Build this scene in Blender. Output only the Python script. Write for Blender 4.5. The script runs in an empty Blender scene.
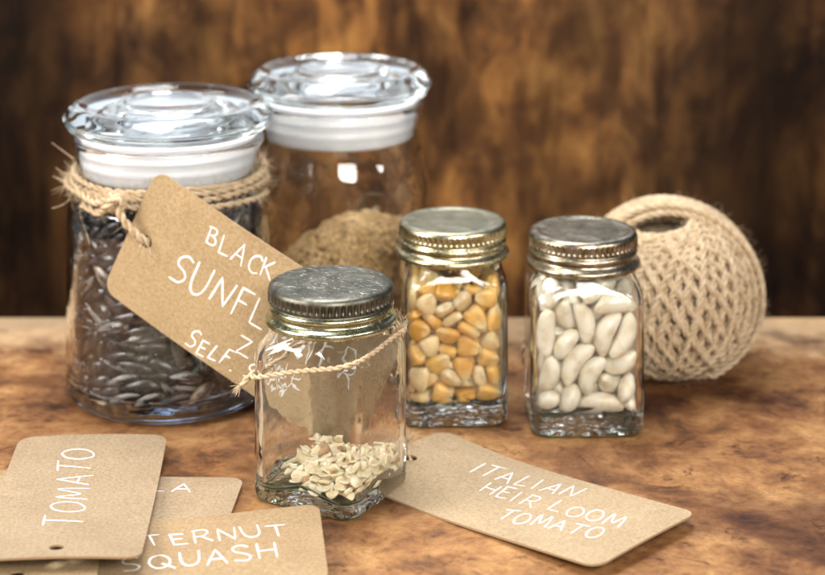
import bpy, bmesh, math, random
from mathutils import Vector, Matrix, Quaternion, noise
def blob(nu, nv, f):
    vs=[f(0,0,1)]
    for j in range(1,nv):
        t=math.pi*j/nv
        for i in range(nu):
            p=2*math.pi*i/nu
            vs.append(f(math.sin(t)*math.cos(p),math.sin(t)*math.sin(p),math.cos(t)))
    vs.append(f(0,0,-1)); fs=[]
    for i in range(nu): fs.append((0,1+i,1+(i+1)%nu))
    for j in range(nv-2):
        a=1+j*nu;b=a+nu
        for i in range(nu): fs.append((a+i,b+i,b+(i+1)%nu,a+(i+1)%nu))
    a=1+(nv-2)*nu;l=len(vs)-1
    for i in range(nu): fs.append((a+i,l,a+(i+1)%nu))
    return vs,fs
# poles along z; long axis is z
def f_bean(v):
    L,W,T,k=[(.88,.37,.34,.22),(.72,.36,.33,.14),(.64,.37,.35,.06),(1.0,.39,.35,.28)][v%4]
    def f(x,y,z):
        r=(1-abs(z)**2.6)**.5 if abs(z)<1 else 0
        s=math.hypot(x,y) or 1
        return (x/s*r*W+k*(z*z-.3)*1.0, y/s*r*T, z*L*.92)
    return f
def f_kernel(v):
    L,W,T=[(.50,.46,.23),(.46,.42,.26),(.54,.42,.21),(.43,.43,.28)][v%4]
    def f(x,y,z):
        s=math.hypot(x,y) or 1
        cx=math.copysign(abs(x/s)**.72,x); cy=math.copysign(abs(y/s)**.80,y)
        r=(1-abs(z)**4)**.5 if abs(z)<1 else 0
        tp=.40+.60*min(1,max(0,(z+1)/1.35))**.75
        zz=z*L
        px=cx*r*W*tp; py=cy*r*T*(.55+.45*tp)
        d=math.exp(-(px*px*14+py*py*60))*(.15 if z>0 else 0)
        if y>0: py-=.10*math.exp(-(px/.12)**2)*max(0,.75-z)*r*(1 if z>-.9 else 0)*.8
        else: py+=.05*math.exp(-((z-.3)/.5)**2-(px/.2)**2)
        w=.03*math.sin(9*px+2*v)*math.sin(8*zz+v)+.02*math.sin(15*px+6*zz)
        if v%2: px+=.06*zz
        return (px*(1+w),py*(1+w*2),zz-d)
    return f
def f_sun(v):
    L,W,T=[(.72,.29,.18),(.66,.27,.19),(.78,.27,.17)][v%3]
    def f(x,y,z):
        s=math.hypot(x,y) or 1
        u=(z+1)/2
        r=(math.sin(math.pi*u**.72))**.8 if 0<u<1 else 0
        return (x/s*r*W, y/s*r*T, z*L)
    return f
def f_tom(v):
    L,W,T=[(.25,.20,.060),(.22,.19,.066),(.27,.18,.056)][v%3]
    def f(x,y,z):
        s=math.hypot(x,y) or 1
        u=(z+1)/2
        r=(math.sin(math.pi*u**.8))**.6 if 0<u<1 else 0
        px=x/s*r*W
        return (px, y/s*r*T*(1+.5*(px/W)**2)+.20*px*px/W*.8+.10*z*z+.010*math.sin(14*px+3*z+v), z*L)
    return f

DATA = {}
DATA['bean'] = [
0, 1622, -882, 748, 80, -79, 42, 43, 1, -596, 1550, 734, 7, 86, -25, -90, 2, -663, -1590, 982, 22, 1, -125, 4, 3, 1443, 1095, 872, 58, -35, -90, -59,
0, 599, 1597, 1146, 117, 1, 50, 3, 1, -1550, 1462, 967, 31, 57, -106, 24, 2, -1499, -1428, 853, 62, -105, -30, 17, 3, 477, -1534, 765, 87, 30, 85, 21,
0, -1599, 276, 1018, 85, 29, -33, 83, 1, 1622, 1338, 1667, 110, 19, -10, 59, 2, -1571, -611, 998, 111, 19, 3, -59, 3, -1557, 1534, 2965, 98, -1, 5, 81,
0, 1622, -307, 1524, 38, -105, 56, 20, 1, 670, -728, 742, 82, 85, 33, 31, 2, -982, -982, 1003, 24, -63, 107, 11, 3, 1405, -1555, 3332, 27, 39, -118, -2,
0, 132, -1589, 1906, 2, 122, -19, -30, 1, -957, 1614, 1652, 25, 98, 67, 37, 2, -946, 7, 757, 84, 86, 16, -37, 3, -1102, 897, 1095, 61, 52, -28, -95,
0, 446, 913, 743, 18, 85, -28, -88, 1, 1528, -1414, 1366, 23, 83, 76, -55, 2, 1112, 25, 793, 65, -81, -48, -55, 3, -43, -36, 735, 89, -70, 56, -9,
0, 897, -1221, 1462, 98, 50, -57, 28, 1, -188, 1415, 1528, 3, -30, 118, -37, 2, -1408, -1579, 4970, 10, 9, -126, -4, 3, -777, 436, 1436, 34, 77, 77, 56,
0, -1472, -1483, 1844, 25, -40, -116, -19, 1, 1153, 1609, 2338, 48, 11, 5, 117, 2, -24, -967, 1130, 1, -104, 3, 73, 3, 1300, 541, 1635, 35, 63, -100, -30,
0, 1214, -1379, 2262, 18, 73, -7, 102, 1, 473, 1606, 2194, 79, 12, 10, 98, 2, 1432, 1525, 3265, 26, 46, -39, -109, 3, -448, -1602, 2380, 14, 113, -44, -36,
0, 436, 784, 1518, 67, 92, -56, -3, 1, -829, -1566, 3067, 4, -113, -38, 44, 2, -755, 1077, 2062, 20, 105, 37, -57, 3, 1554, 1538, 4856, 80, 1, 0, 99,
0, -539, -415, 1436, 75, 47, -81, -42, 1, -1550, -892, 2183, 116, 21, -1, 48, 2, 612, -287, 1369, 73, -102, -11, -18, 3, -74, 436, 1935, 84, 85, -26, 34,
0, 149, -312, 5500, 43, 56, 96, -43, 1, -658, -1005, 1821, 9, -102, 15, -74, 2, 1472, -175, 2415, 39, 71, -46, 86, 3, 62, 1587, 2943, 19, -110, -30, 53,
0, -987, 769, 5034, 14, 52, 20, -113, 1, -1617, 1072, 2038, 7, -20, -118, -42, 2, 176, -866, 2145, 45, -100, 58, -28, 3, 1589, -585, 3188, 38, 81, 82, -37,
0, -958, 1608, 4646, 18, 74, 101, 13, 1, -1346, -143, 2033, 84, -71, -38, 50, 2, -769, 401, 2322, 58, -42, -92, 50, 3, -1555, -1531, 3528, 0, -98, 81, 6,
0, 929, -296, 1990, 97, 77, 26, -1, 1, -595, -688, 2387, 109, 56, -20, -27, 2, 983, 773, 2262, 60, -90, 3, -67, 3, 1409, 479, 2913, 43, -12, 101, 62,
0, -135, -1622, 3912, 16, -36, 121, -5, 1, 441, -105, 2567, 36, 52, 68, 87, 2, 963, -789, 2731, 90, 79, -35, 22, 3, -925, 1073, 2811, 35, -45, 90, 69,
0, -436, -1341, 5264, 18, -36, -101, 65, 1, -1594, 1401, 4200, 55, -25, -29, -108, 2, -1587, 440, 2845, 82, -32, -38, -83, 3, 716, -1526, 3446, 5, -122, -26, 24,
0, 1405, -1180, 5380, 10, 22, -66, -106, 1, 182, 789, 2522, 28, -33, 86, 83, 2, 153, -944, 2996, 52, -108, -5, -42, 3, -881, 1255, 3560, 83, -78, 56, -4,
0, -1167, -279, 2713, 88, 4, 83, 38, 1, -1342, 16, 3313, 52, 93, -20, -66, 2, 918, 1048, 2993, 43, -22, 30, -114, 3, 448, 458, 3302, 65, 86, -48, 47,
0, -211, 279, 3014, 94, 81, 23, -10, 1, -808, 190, 5509, 75, 16, -90, 45, 2, 1548, 973, 3714, 37, 98, -59, 40, 3, -989, -765, 3255, 78, -47, -66, 58,
0, 665, -782, 3560, 89, 19, 86, -19, 1, -1477, 723, 4471, 120, 10, -36, 16, 2, 1031, 279, 3694, 63, 66, -63, 61, 3, -189, 1321, 3944, 7, 16, -119, 40,
0, 1051, -1599, 4561, 92, -2, 87, 2, 1, 1159, 818, 5570, 46, -91, -11, -75, 2, 1519, 516, 4228, 4, 13, -58, -112, 3, -1502, -895, 4602, 9, -108, 65, -10,
0, 470, -1237, 5016, 10, 91, 44, -76, 1, -1514, 1221, 5267, 8, 113, -52, -25, 2, 760, 1561, 3923, 73, -38, -96, 11, 3, -1255, -181, 3985, 46, 103, 38, 43,
0, 1086, 1501, 5810, 118, 20, 43, -7, 1, 693, 916, 4229, 50, 9, -115, 16, 2, 651, 1587, 4668, 1, 67, -4, 108, 3, 875, -974, 4393, 99, -31, 63, -37,
0, 1599, -340, 4335, 49, 117, 11, -5, 1, -37, 158, 3733, 9, 5, 80, 98, 2, 1388, 481, 4997, 82, 52, -82, 4, 3, -474, 1513, 5326, 29, 89, 69, 50,
0, -802, -1369, 4076, 120, 38, -19, -7, 1, -638, 535, 4012, 48, 59, -73, 70, 2, -56, 854, 4514, 110, -59, -12, -19, 3, 496, 838, 4973, 12, 18, 110, -60,
0, -1291, 54, 4808, 54, -33, 107, 27, 1, 844, -57, 4282, 13, 56, 87, -73, 2, -327, -712, 4091, 65, 56, 94, 3, 3, 1397, -216, 5378, 12, -50, 104, -51,
0, -764, -844, 4848, 98, -62, -5, 53, 1, 104, -242, 4439, 69, -74, -77, -4, 2, 738, -195, 5017, 59, 2, 104, -43, 3, -205, 97, 5035, 75, -77, -34, -59,]
DATA['corn'] = [
0, -777, -153, 629, 89, -78, -30, 34, 1, -525, -1547, 781, 99, -6, -79, -5, 2, 1259, -1504, 742, 19, -80, -27, 93, 3, 1288, 1399, 683, 62, -56, -65, 71,
0, -1332, -1324, 627, 55, -45, 67, -81, 1, 321, -1392, 673, 93, 83, 17, 19, 2, 1440, 606, 629, 90, 88, -11, -12, 3, -58, 1445, 724, 54, 77, -39, -76,
0, 217, -501, 651, 85, 77, 38, 38, 1, 951, -122, 675, 97, -70, -39, 14, 2, 1355, 1250, 1150, 93, -84, 18, -9, 3, -1468, 230, 721, 5, -36, -74, -97,
0, 1008, -919, 674, 68, 45, -75, -61, 1, 785, 679, 721, 57, -7, 76, 84, 2, -1179, 1537, 738, 30, 79, -17, -94, 3, -374, -997, 683, 72, -65, 55, -61,
0, 1562, -344, 785, 87, -55, -45, -59, 1, -1428, 1455, 1432, 111, 12, 45, 41, 2, -1577, -1019, 1168, 79, -42, -29, -85, 3, 1515, -1372, 1474, 69, 2, -19, -105,
0, -747, 982, 630, 81, -75, 43, -47, 1, -1384, -605, 650, 77, -62, -50, 62, 2, -1366, -1565, 1374, 124, -6, -9, -25, 3, 1413, 420, 1094, 65, -57, 54, -75,
0, -1467, -13, 1205, 57, 104, 44, -2, 1, 404, -1141, 1094, 33, -35, 63, -99, 2, 925, -483, 1040, 56, 62, -65, -70, 3, 618, 1466, 826, 58, 10, -21, 110,
0, -252, -1400, 1296, 110, 49, 39, -10, 1, 77, -105, 1001, 81, -61, 47, -61, 2, -11, 250, 629, 62, 61, -65, -66, 3, -1428, 947, 843, 114, 2, 7, 55,
0, 1444, -990, 1079, 36, 23, -43, -112, 1, 716, 1046, 1289, 6, -2, -93, 87, 2, -760, 1313, 1080, 101, -76, -4, 8, 3, -1029, -1190, 1307, 88, -22, -89, -11,
0, 1572, 1139, 1685, 65, 62, -63, 64, 1, 136, 871, 815, 25, 94, 32, 75, 2, -955, -477, 1058, 69, 89, 0, -59, 3, 912, -1427, 1479, 51, 64, -74, 64,
0, -61, 1306, 1240, 86, -76, 33, -41, 1, -873, 402, 1049, 8, -10, -99, -78, 2, -311, -759, 1166, 80, 39, 74, 54, 3, 1378, -247, 1439, 55, -57, -66, 74,
0, -1208, 1589, 2239, 13, 4, -126, 13, 1, -735, -538, 1493, 3, 5, 90, -89, 2, -255, -113, 1343, 84, -75, -56, 20, 3, -174, 520, 1144, 113, -49, 20, -23,
0, -107, -387, 1802, 46, 54, 77, 72, 1, 555, -819, 1467, 43, -62, -30, 97, 2, 1469, 1502, 2397, 47, -1, -8, 118, 3, -695, 1029, 1517, 58, 92, -18, -64,
0, 324, -1533, 1789, 25, 1, -18, -123, 1, 760, 279, 1204, 42, -75, -78, 51, 2, -379, 1602, 1713, 88, 0, -92, 8, 3, -1510, -1310, 2159, 54, 40, -34, 102,
0, 1583, 305, 1813, 85, 39, 18, -83, 1, 48, 1079, 1674, 89, -38, -66, 50, 2, -1409, -535, 1677, 108, 56, -3, -37, 3, -167, -1142, 1763, 82, -97, 5, 6,
0, 312, 450, 1638, 68, 77, -31, -68, 1, -1378, 743, 1451, 51, 50, -71, -77, 2, -675, -1550, 1943, 28, -113, -6, 51, 3, 612, -199, 1538, 95, -34, 56, -53,
0, -454, 434, 1838, 96, -81, -22, 2, 1, -903, -1069, 2061, 35, 8, 118, 31, 2, 273, 43, 2077, 52, -59, -45, 89, 3, 1119, 1416, 1688, 69, -47, 57, 76,
0, -1572, 189, 2016, 38, 81, 82, -36, 1, 1031, -854, 1792, 73, -46, -23, 90, 2, 985, 611, 1684, 7, -60, 75, -83, 3, 553, 1405, 1799, 63, -84, 25, 66,
0, 363, -748, 2122, 102, -75, 2, -12, 1, 1565, 801, 2472, 79, 42, 35, -83, 2, -97, 1472, 2272, 62, 81, 30, 69, 3, -1017, 152, 1561, 75, -22, -61, 79,
0, 1572, -636, 1955, 60, 67, -68, 59, 1, 772, 1495, 2412, 22, 92, -15, 83, 2, -1591, 1040, 2596, 64, -63, -62, -65, 3, -991, -1519, 2619, 125, -6, -23, -1,
0, 282, 737, 2094, 62, -70, 60, -62, 1, -1316, 867, 1949, 57, 22, -76, -81, 2, -683, -357, 2040, 87, -79, -48, 6, 3, 1023, -163, 2070, 25, 66, 80, 69,
0, -1154, 415, 2283, 52, 97, 63, 14, 1, -326, -1310, 2364, 43, -80, 63, -63, 2, 493, -1614, 2585, 8, -82, 9, 96, 3, 1084, 837, 2136, 65, 1, -53, 95,
0, -1379, -617, 2214, 42, -8, -51, 108, 1, 520, -294, 2579, 2, -13, 53, -115, 2, 1553, -120, 2529, 43, -51, 68, 83, 3, -757, 1081, 2197, 8, -20, 89, 88,
0, -319, -1483, 3018, 37, -103, 32, -55, 1, 1237, -1503, 2122, 31, -74, -20, 96, 2, 350, 925, 2521, 96, -75, 31, -20, 3, -1454, -126, 2626, 95, 75, 38, -7,
0, 539, -1195, 2530, 9, 98, -8, 80, 1, 1055, 1570, 4786, 125, 14, -18, 2, 2, -1272, 1584, 3117, 0, -26, -1, -124, 3, -1352, -1500, 3224, 28, -86, 29, 84,
0, 1500, 1344, 3258, 51, -64, 46, 86, 1, -467, 430, 2345, 32, 3, -88, 86, 2, -132, -550, 2467, 9, 29, -83, -92, 3, 1360, -1443, 2741, 108, 23, -55, -30,
0, 335, 1570, 3048, 39, -5, 121, -4, 1, -902, -725, 2522, 44, -82, 66, -56, 2, 1499, -1486, 3624, 4, -117, -49, 4, 3, 800, 357, 2511, 28, 50, -64, -94,
0, -1375, 455, 2889, 67, 36, -47, -90, 1, 1181, -1565, 4474, 4, -90, -5, -89, 2, 1582, -907, 2852, 90, 2, -14, 89, 3, -22, 264, 2700, 72, 102, 19, -8,
0, -185, -719, 2843, 59, 71, 46, 74, 1, 1048, -768, 2415, 60, 63, 83, 41, 2, 951, 1098, 2863, 49, 93, 43, 57, 3, -1019, 1076, 2697, 40, 66, -63, -79,
0, 1452, -830, 3719, 117, -34, -21, -30, 1, 1539, 531, 3181, 60, 66, 70, -57, 2, -486, 1601, 2734, 80, 0, -98, 10, 3, -744, -172, 2789, 12, -22, -103, -70,
0, 1212, -209, 2754, 94, -15, 37, -76, 1, -671, 612, 2902, 22, 10, -92, 84, 2, -1355, -777, 3019, 104, 44, 45, 36, 3, 448, 64, 3146, 53, 52, 96, -37,
0, 778, 1348, 3405, 16, 59, 61, 93, 1, -1495, 1085, 3352, 87, 20, -6, -90, 2, -1485, -1023, 3717, 100, 70, -3, 35, 3, 1500, -229, 3497, 95, 38, -42, 62,
0, -1039, 958, 3337, 87, -53, 54, 53, 1, -558, -831, 3172, 76, 96, -22, 25, 2, 842, -886, 2928, 45, -77, 49, -76, 3, 914, 475, 3060, 72, -65, 61, -55,
0, -1398, -294, 3210, 74, -102, 8, -7, 1, 806, -498, 3231, 98, 27, 67, 36, 2, 1318, 987, 3702, 27, 101, -43, -57, 3, -208, 1058, 2690, 81, -71, -50, -45,
0, 489, -1458, 3169, 81, 23, -71, -63, 1, 1059, 175, 3531, 59, 102, -21, -44, 2, -446, 1470, 3296, 119, -29, 30, -15, 3, -1519, -145, 3756, 88, 17, 31, -84,
0, 1576, -350, 4352, 84, 32, 3, -90, 1, -446, 833, 3375, 38, -35, -90, -73, 2, -356, -78, 3142, 69, -70, 57, -56, 3, 109, -723, 3380, 114, -53, -4, 21,
0, 208, 734, 3039, 81, -85, 48, -5, 1, -962, 248, 3513, 9, 104, 54, 49, 2, -1588, -1156, 4393, 44, -80, -77, -44, 3, 1516, -1010, 4794, 52, 93, 52, -46,
0, -238, 14, 3562, 31, -28, -82, 88, 1, -943, -475, 3565, 86, -83, 35, -24, 2, 782, -1614, 3714, 4, -43, 11, 119, 3, 567, 642, 3525, 77, -93, 5, -39,
0, -1102, -627, 4117, 41, -16, -78, -90, 1, 935, -1216, 3411, 11, 26, -56, -110, 2, 1212, 1552, 4003, 98, -5, 76, -30, 3, -878, 1537, 3952, 20, 10, 124, -18,
0, -88, -1388, 3602, 88, 37, 53, 64, 1, 325, -184, 3801, 33, 63, 83, 65, 2, -40, 940, 3575, 87, -82, 41, 12, 3, -785, 206, 4072, 62, 107, 29, 3,
0, 563, -755, 3929, 5, -115, -44, -32, 1, 427, 1207, 3934, 90, 18, -71, -52, 2, -1477, 472, 3628, 119, -30, 15, 29, 3, -893, -1284, 3561, 6, 61, 99, 50,
0, 1550, 402, 3988, 66, 61, 69, -57, 1, -1351, 1059, 4080, 47, 6, -103, -57, 2, -394, -1355, 3922, 17, 19, 54, -112, 3, 1102, -1064, 4125, 39, 84, -71, -51,
0, -601, 787, 3881, 96, -70, -41, 19, 1, -439, -619, 3897, 105, -62, 30, -18, 2, 309, -1400, 4249, 113, 40, -35, 23, 3, 1438, 1140, 4447, 28, 110, -22, -53,
0, -994, 38, 4655, 61, 91, -60, 25, 1, 137, 490, 3959, 57, 33, 73, 81, 2, 1044, -123, 3954, 39, 4, 53, 108, 3, -185, 1427, 4131, 61, -73, -66, -52,
0, -173, -1036, 4281, 89, 21, 86, 19, 1, 520, -311, 4313, 23, 62, 4, -108, 2, 629, 1453, 4300, 97, 35, 70, -24, 3, -1412, 420, 4358, 57, 71, -18, -86,
0, 760, -1032, 4578, 60, -74, -44, 71, 1, 893, 666, 4065, 26, 38, 78, 90, 2, -1433, 1082, 4834, 8, -5, 122, -33, 3, -1071, -1530, 4283, 18, -121, -5, 33,
0, 1251, 395, 4539, 85, 72, 29, 53, 1, -790, 1113, 4413, 105, -70, -1, 8, 2, -991, -1149, 4558, 13, -25, -14, 123, 3, -147, 11, 4270, 121, -35, 4, 14,
0, -1352, 1546, 4508, 122, 8, 26, 22, 1, -1521, -297, 4661, 75, -76, -47, -49, 2, 396, -638, 5012, 81, -87, 30, 33, 3, 566, 283, 4462, 74, 7, -55, -87,
0, -1380, 529, 4961, 109, -61, 23, -3, 1, -396, -1430, 4727, 40, 120, 1, -2, 2, 1057, -408, 4495, 78, 13, -41, -90, 3, 141, 1177, 4645, 53, -90, 52, -49,
0, -633, -519, 4470, 78, 76, -31, 58, 1, 18, -566, 4626, 79, -66, -73, -16, 2, -405, 1563, 4810, 18, -74, -18, 100, 3, -233, 713, 4380, 12, 33, 52, 110,
0, -988, -676, 4857, 44, 19, 13, 117, 1, 947, 871, 4775, 89, -44, 30, -73, 2, -706, 604, 4691, 19, -21, 54, 111, 3, -76, 308, 4905, 32, -41, -92, -71,
0, 804, 217, 4986, 75, 65, -37, -70,]
DATA['tom'] = [
0, -1194, 1670, 537, 64, -64, 62, -64, 1, -942, -498, 494, 55, 114, -5, 7, 2, -30, -1530, 477, 74, 100, -24, 5, 0, 1620, -1447, 537, 32, -34, 83, -84,
1, 254, -129, 584, 33, -45, 78, -83, 2, 281, 822, 497, 60, 68, -87, -20, 0, -1664, 715, 499, 78, 74, 62, 25, 1, -137, -1187, 494, 48, 107, 41, 29,
2, 432, -1674, 478, 46, 91, 52, 55, 0, 1177, -995, 498, 19, -12, 98, 78, 1, 1706, 643, 491, 38, 68, -79, -62, 2, -351, 518, 484, 67, 98, -45, -3,
0, -1660, 110, 498, 9, -24, 96, 80, 1, 207, -1361, 491, 32, 35, 100, 63, 2, 1158, -1401, 517, 110, 44, -18, -43, 0, 1561, 60, 537, 42, -44, 78, -80,
1, 429, 1612, 582, 62, -65, 62, -65, 2, -1536, 1636, 475, 73, 89, -50, -21, 0, -92, -547, 498, 52, 86, -47, -61, 1, 1143, -1691, 493, 62, 88, -42, -53,
2, 1772, -594, 532, 69, 38, 26, 96, 0, 1612, 1270, 537, 56, -54, -71, 70, 1, -527, 1604, 582, 74, -73, -53, 50, 2, -1318, 868, 479, 74, 101, -14, 17,
0, 585, -1390, 501, 43, 37, 98, 58, 1, 1742, -1095, 495, 46, 82, -80, -29, 2, 371, 157, 512, 89, 39, -27, -77, 0, -289, 1292, 537, 37, -35, -82, 82,
1, -1011, 1361, 490, 25, 52, -88, -71, 2, -1014, -40, 495, 17, 22, -53, -112, 0, 933, -1443, 545, 47, 107, -50, -5, 1, 591, -585, 582, 60, -63, 64, -67,
2, 485, 796, 596, 15, -92, -33, 80, 0, -701, 1240, 499, 82, 94, 22, -10, 1, -1125, 123, 522, 111, 47, 31, 26, 2, 92, -999, 505, 89, 44, -22, -77,
0, 1531, -919, 544, 92, 40, 72, 29, 1, 507, -183, 595, 9, 84, 54, -78, 2, 107, 1044, 589, 77, -64, 76, 21, 0, -1211, 1707, 728, 33, 108, 52, 26,
1, -442, -19, 589, 87, -72, -54, 24, 2, 806, -1131, 477, 25, 3, -104, -68, 0, 839, -391, 502, 53, 78, 77, 36, 1, -250, 210, 586, 69, -39, 99, -7,
2, -810, 870, 476, 93, 82, 5, 26, 0, -1070, 625, 537, 90, -89, 0, -2, 1, 259, -408, 503, 14, 37, -68, -100, 2, 775, -1621, 599, 32, 44, 75, 86,
0, 1274, 446, 498, 80, 92, 35, 0, 1, -570, 1692, 719, 42, 99, -65, 17, 2, -1389, 1449, 548, 10, 28, -28, -120, 0, -777, -933, 502, 67, 107, 19, -3,
1, 568, -1313, 680, 31, 27, -94, -75, 2, 1785, -307, 595, 61, 48, -86, 52, 0, 1451, 1646, 537, 78, -76, -46, 45, 1, -859, 1685, 492, 36, 44, 97, 59,
2, -1488, 413, 483, 44, 39, -75, -85, 0, 253, -738, 600, 39, -109, -3, 52, 1, 1644, -1600, 645, 20, 74, -89, -49, 2, 1623, 975, 665, 46, -98, -59, -33,
0, -522, 781, 595, 47, 91, -65, 39, 1, -1319, 486, 684, 57, 20, -93, -63, 2, -688, 231, 566, 28, 103, -25, 65, 0, 941, -709, 502, 68, 106, 13, -8,
1, 1273, -553, 497, 52, 114, -19, 4, 2, 1362, 1178, 666, 100, -43, 65, 10, 0, -1165, 1074, 582, 35, 104, -7, 65, 1, -1285, -306, 494, 6, -8, -114, -55,
2, 1055, -882, 634, 88, 70, -42, -41, 0, 1545, -707, 745, 50, 67, 42, 86, 1, 1243, 917, 490, 79, 98, 14, -5, 2, 899, 1678, 511, 49, 46, -105, -24,
0, -75, -5, 569, 41, 29, 113, 27, 1, -591, -617, 490, 36, 29, 97, 68, 2, 1316, -1527, 731, 44, 32, -73, -89, 0, 899, -21, 578, 14, -90, 41, -78,
1, 41, 519, 582, 12, -15, 89, -89, 2, -837, 1695, 778, 49, 79, -71, -50, 0, -702, -251, 538, 5, -23, -89, -88, 1, 1133, -1129, 722, 58, 90, 49, 46,
2, 1395, -248, 495, 27, 3, 94, 81, 0, 1697, 1419, 681, 34, -21, 103, 62, 1, -212, 1774, 587, 42, -103, 23, 56, 2, -1036, 1465, 704, 3, 31, -73, -99,
0, 406, -657, 780, 8, -81, 64, -74, 1, 534, -1046, 554, 47, 43, 74, 81, 2, 1515, 423, 716, 47, -103, 25, -51, 0, 639, 1338, 537, 87, -87, 20, -22,
1, -1246, 1291, 819, 49, 20, 73, 89, 2, -1020, 768, 623, 22, 2, 88, 88, 0, 231, -1299, 766, 71, -104, 15, -2, 1, 1559, -380, 755, 8, 66, -45, -98,
2, 735, 512, 590, 38, -98, 23, 67, 0, 132, 1714, 599, 63, -28, 106, -11, 1, -716, 430, 522, 100, 77, 11, 9, 2, -338, -252, 579, 34, -88, -59, -60,
0, 784, -812, 755, 101, 35, 54, 43, 1, 1610, 618, 805, 27, -116, -11, 44, 2, -813, 1112, 750, 35, 27, -62, -101, 0, 992, 1381, 549, 29, -6, -92, 83,
1, -119, -874, 497, 10, 41, -93, -76, 2, 1330, -821, 878, 61, 53, -70, -69, 0, 1554, 1620, 733, 50, 85, -75, -28, 1, 270, 1243, 678, 67, -38, -17, 100,
2, -751, 1397, 716, 38, 88, 70, 45, 0, -452, -1019, 502, 63, 104, 36, 10, 1, -519, -187, 677, 56, 106, -28, -30, 2, 1543, -1201, 612, 10, 47, -85, -81,
0, 1436, 820, 703, 40, 17, 85, 84, 1, -28, 229, 766, 80, 70, 39, 56, 2, -191, 680, 620, 103, -4, 74, -4, 0, 145, 253, 589, 60, -34, 100, -37,
1, 1735, 140, 695, 53, 15, 74, 87, 2, 336, -997, 761, 59, 56, -73, -66, 0, 341, 479, 653, 98, -50, -61, -17, 1, -1679, 1259, 504, 29, 46, -60, -97,
2, -932, 373, 654, 89, 70, -56, -16, 0, 335, -354, 766, 26, 23, -109, -55, 1, 1533, -970, 902, 69, -89, -25, 52, 2, 555, 11, 873, 45, -45, -77, 78,
0, -372, 1044, 641, 15, 53, -7, 114, 1, -1640, -279, 492, 27, 46, -80, -83, 2, -581, -1311, 473, 5, 17, 80, 97, 0, 1782, -1188, 914, 68, -79, 64, 34,
1, 927, 263, 562, 43, 98, 65, -21, 2, 164, 39, 682, 28, 19, 92, 81, 0, -1576, 1565, 810, 78, 97, -17, -17, 1, 28, -308, 743, 32, 84, -69, -58,
2, 1437, -1320, 890, 27, 23, 86, 86, 0, 1000, -331, 695, 32, 16, 119, 26, 1, 1522, 1426, 917, 20, 117, -44, -4, 2, -423, 1509, 719, 52, 92, 71, -7,
0, -1211, -722, 498, 14, 51, -84, -79, 1, 949, 581, 491, 46, 50, 91, 57, 2, 691, -506, 731, 5, 23, -89, -88, 0, 1743, 769, 966, 60, -66, -68, -60,
1, 1212, 1747, 673, 60, -109, 27, 0, 2, -261, 826, 821, 29, 48, -81, -80, 0, -394, -675, 690, 59, 97, 51, 28, 1, 1298, 141, 748, 30, 78, 60, 74,
2, 403, -146, 864, 87, 87, -10, 30, 0, 913, 865, 560, 104, 63, -34, 11, 1, 356, 1463, 781, 33, -7, 96, -76, 2, -503, 397, 721, 39, 26, 70, 95,
0, 1189, 378, 802, 35, -58, -38, -101, 1, 1455, -150, 784, 55, 107, -36, -19, 2, 856, 481, 912, 59, -98, 29, -48, 0, 699, 1641, 667, 27, -86, 66, 60,
1, -626, 682, 825, 74, 93, 4, 45, 2, -60, -645, 660, 26, 23, -82, -90, 0, 1213, -175, 927, 68, 102, -30, -14, 1, 1690, -95, 870, 22, -36, -95, -72,
2, 607, 892, 628, 104, -6, 72, -5, 0, 107, 873, 804, 17, -9, 106, 67, 1, -1633, 956, 636, 12, 7, 101, 76, 2, 477, 296, 785, 100, 76, 7, 16,
0, 1127, -45, 619, 100, 52, 22, -55, 1, 1485, 906, 907, 52, 111, 24, 24, 2, 456, 1297, 844, 7, -6, -93, -86, 0, -545, 1527, 1022, 27, -11, 96, 78,
1, -799, -29, 743, 35, 37, 75, 89, 2, 1183, -599, 812, 70, 68, -79, -17, 0, 1602, 1094, 916, 101, 11, -68, -35, 1, 1227, 936, 809, 113, 37, 13, 43,
2, 61, 1483, 596, 61, 101, -39, 24, 0, -534, 1228, 869, 20, -48, -77, -87, 1, 1356, 1691, 807, 62, 32, 91, 55, 2, 1684, -558, 922, 7, -4, -78, -100,
0, 1032, 1286, 892, 94, -63, -5, -58, 1, 710, 1224, 683, 34, 31, -106, -53, 2, -232, 1171, 726, 57, 82, 68, 41, 0, 984, 1542, 762, 46, 117, -6, -15,
1, 951, 74, 781, 71, 67, 49, 65, 2, 1412, 372, 891, 40, 104, 53, 32, 0, 1534, 1595, 1063, 105, 65, 22, -23, 1, 204, 1654, 823, 83, 76, 40, 42,
2, -23, 567, 698, 54, 56, 68, 73, 0, 502, 709, 888, 43, 77, -7, 91, 1, 1679, 155, 1021, 36, 52, -80, -76, 2, 1159, 1480, 1028, 59, 61, -90, -31,
0, 841, 1775, 997, 36, -122, -4, 0, 1, 466, 1680, 855, 99, 32, -59, -45, 2, 576, 1011, 862, 39, 118, 10, 21, 0, 863, 740, 815, 11, 34, 107, 58,
1, 1196, 645, 813, 77, 93, -35, 15, 2, 910, 1030, 860, 5, 4, -84, -95, 0, 1324, 1267, 970, 37, -92, 75, 25, 1, -49, 1405, 919, 24, 71, -89, -50,
2, 177, 437, 875, 39, 60, -67, -81, 0, 157, 1211, 866, 4, 10, 115, 54,]
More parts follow.
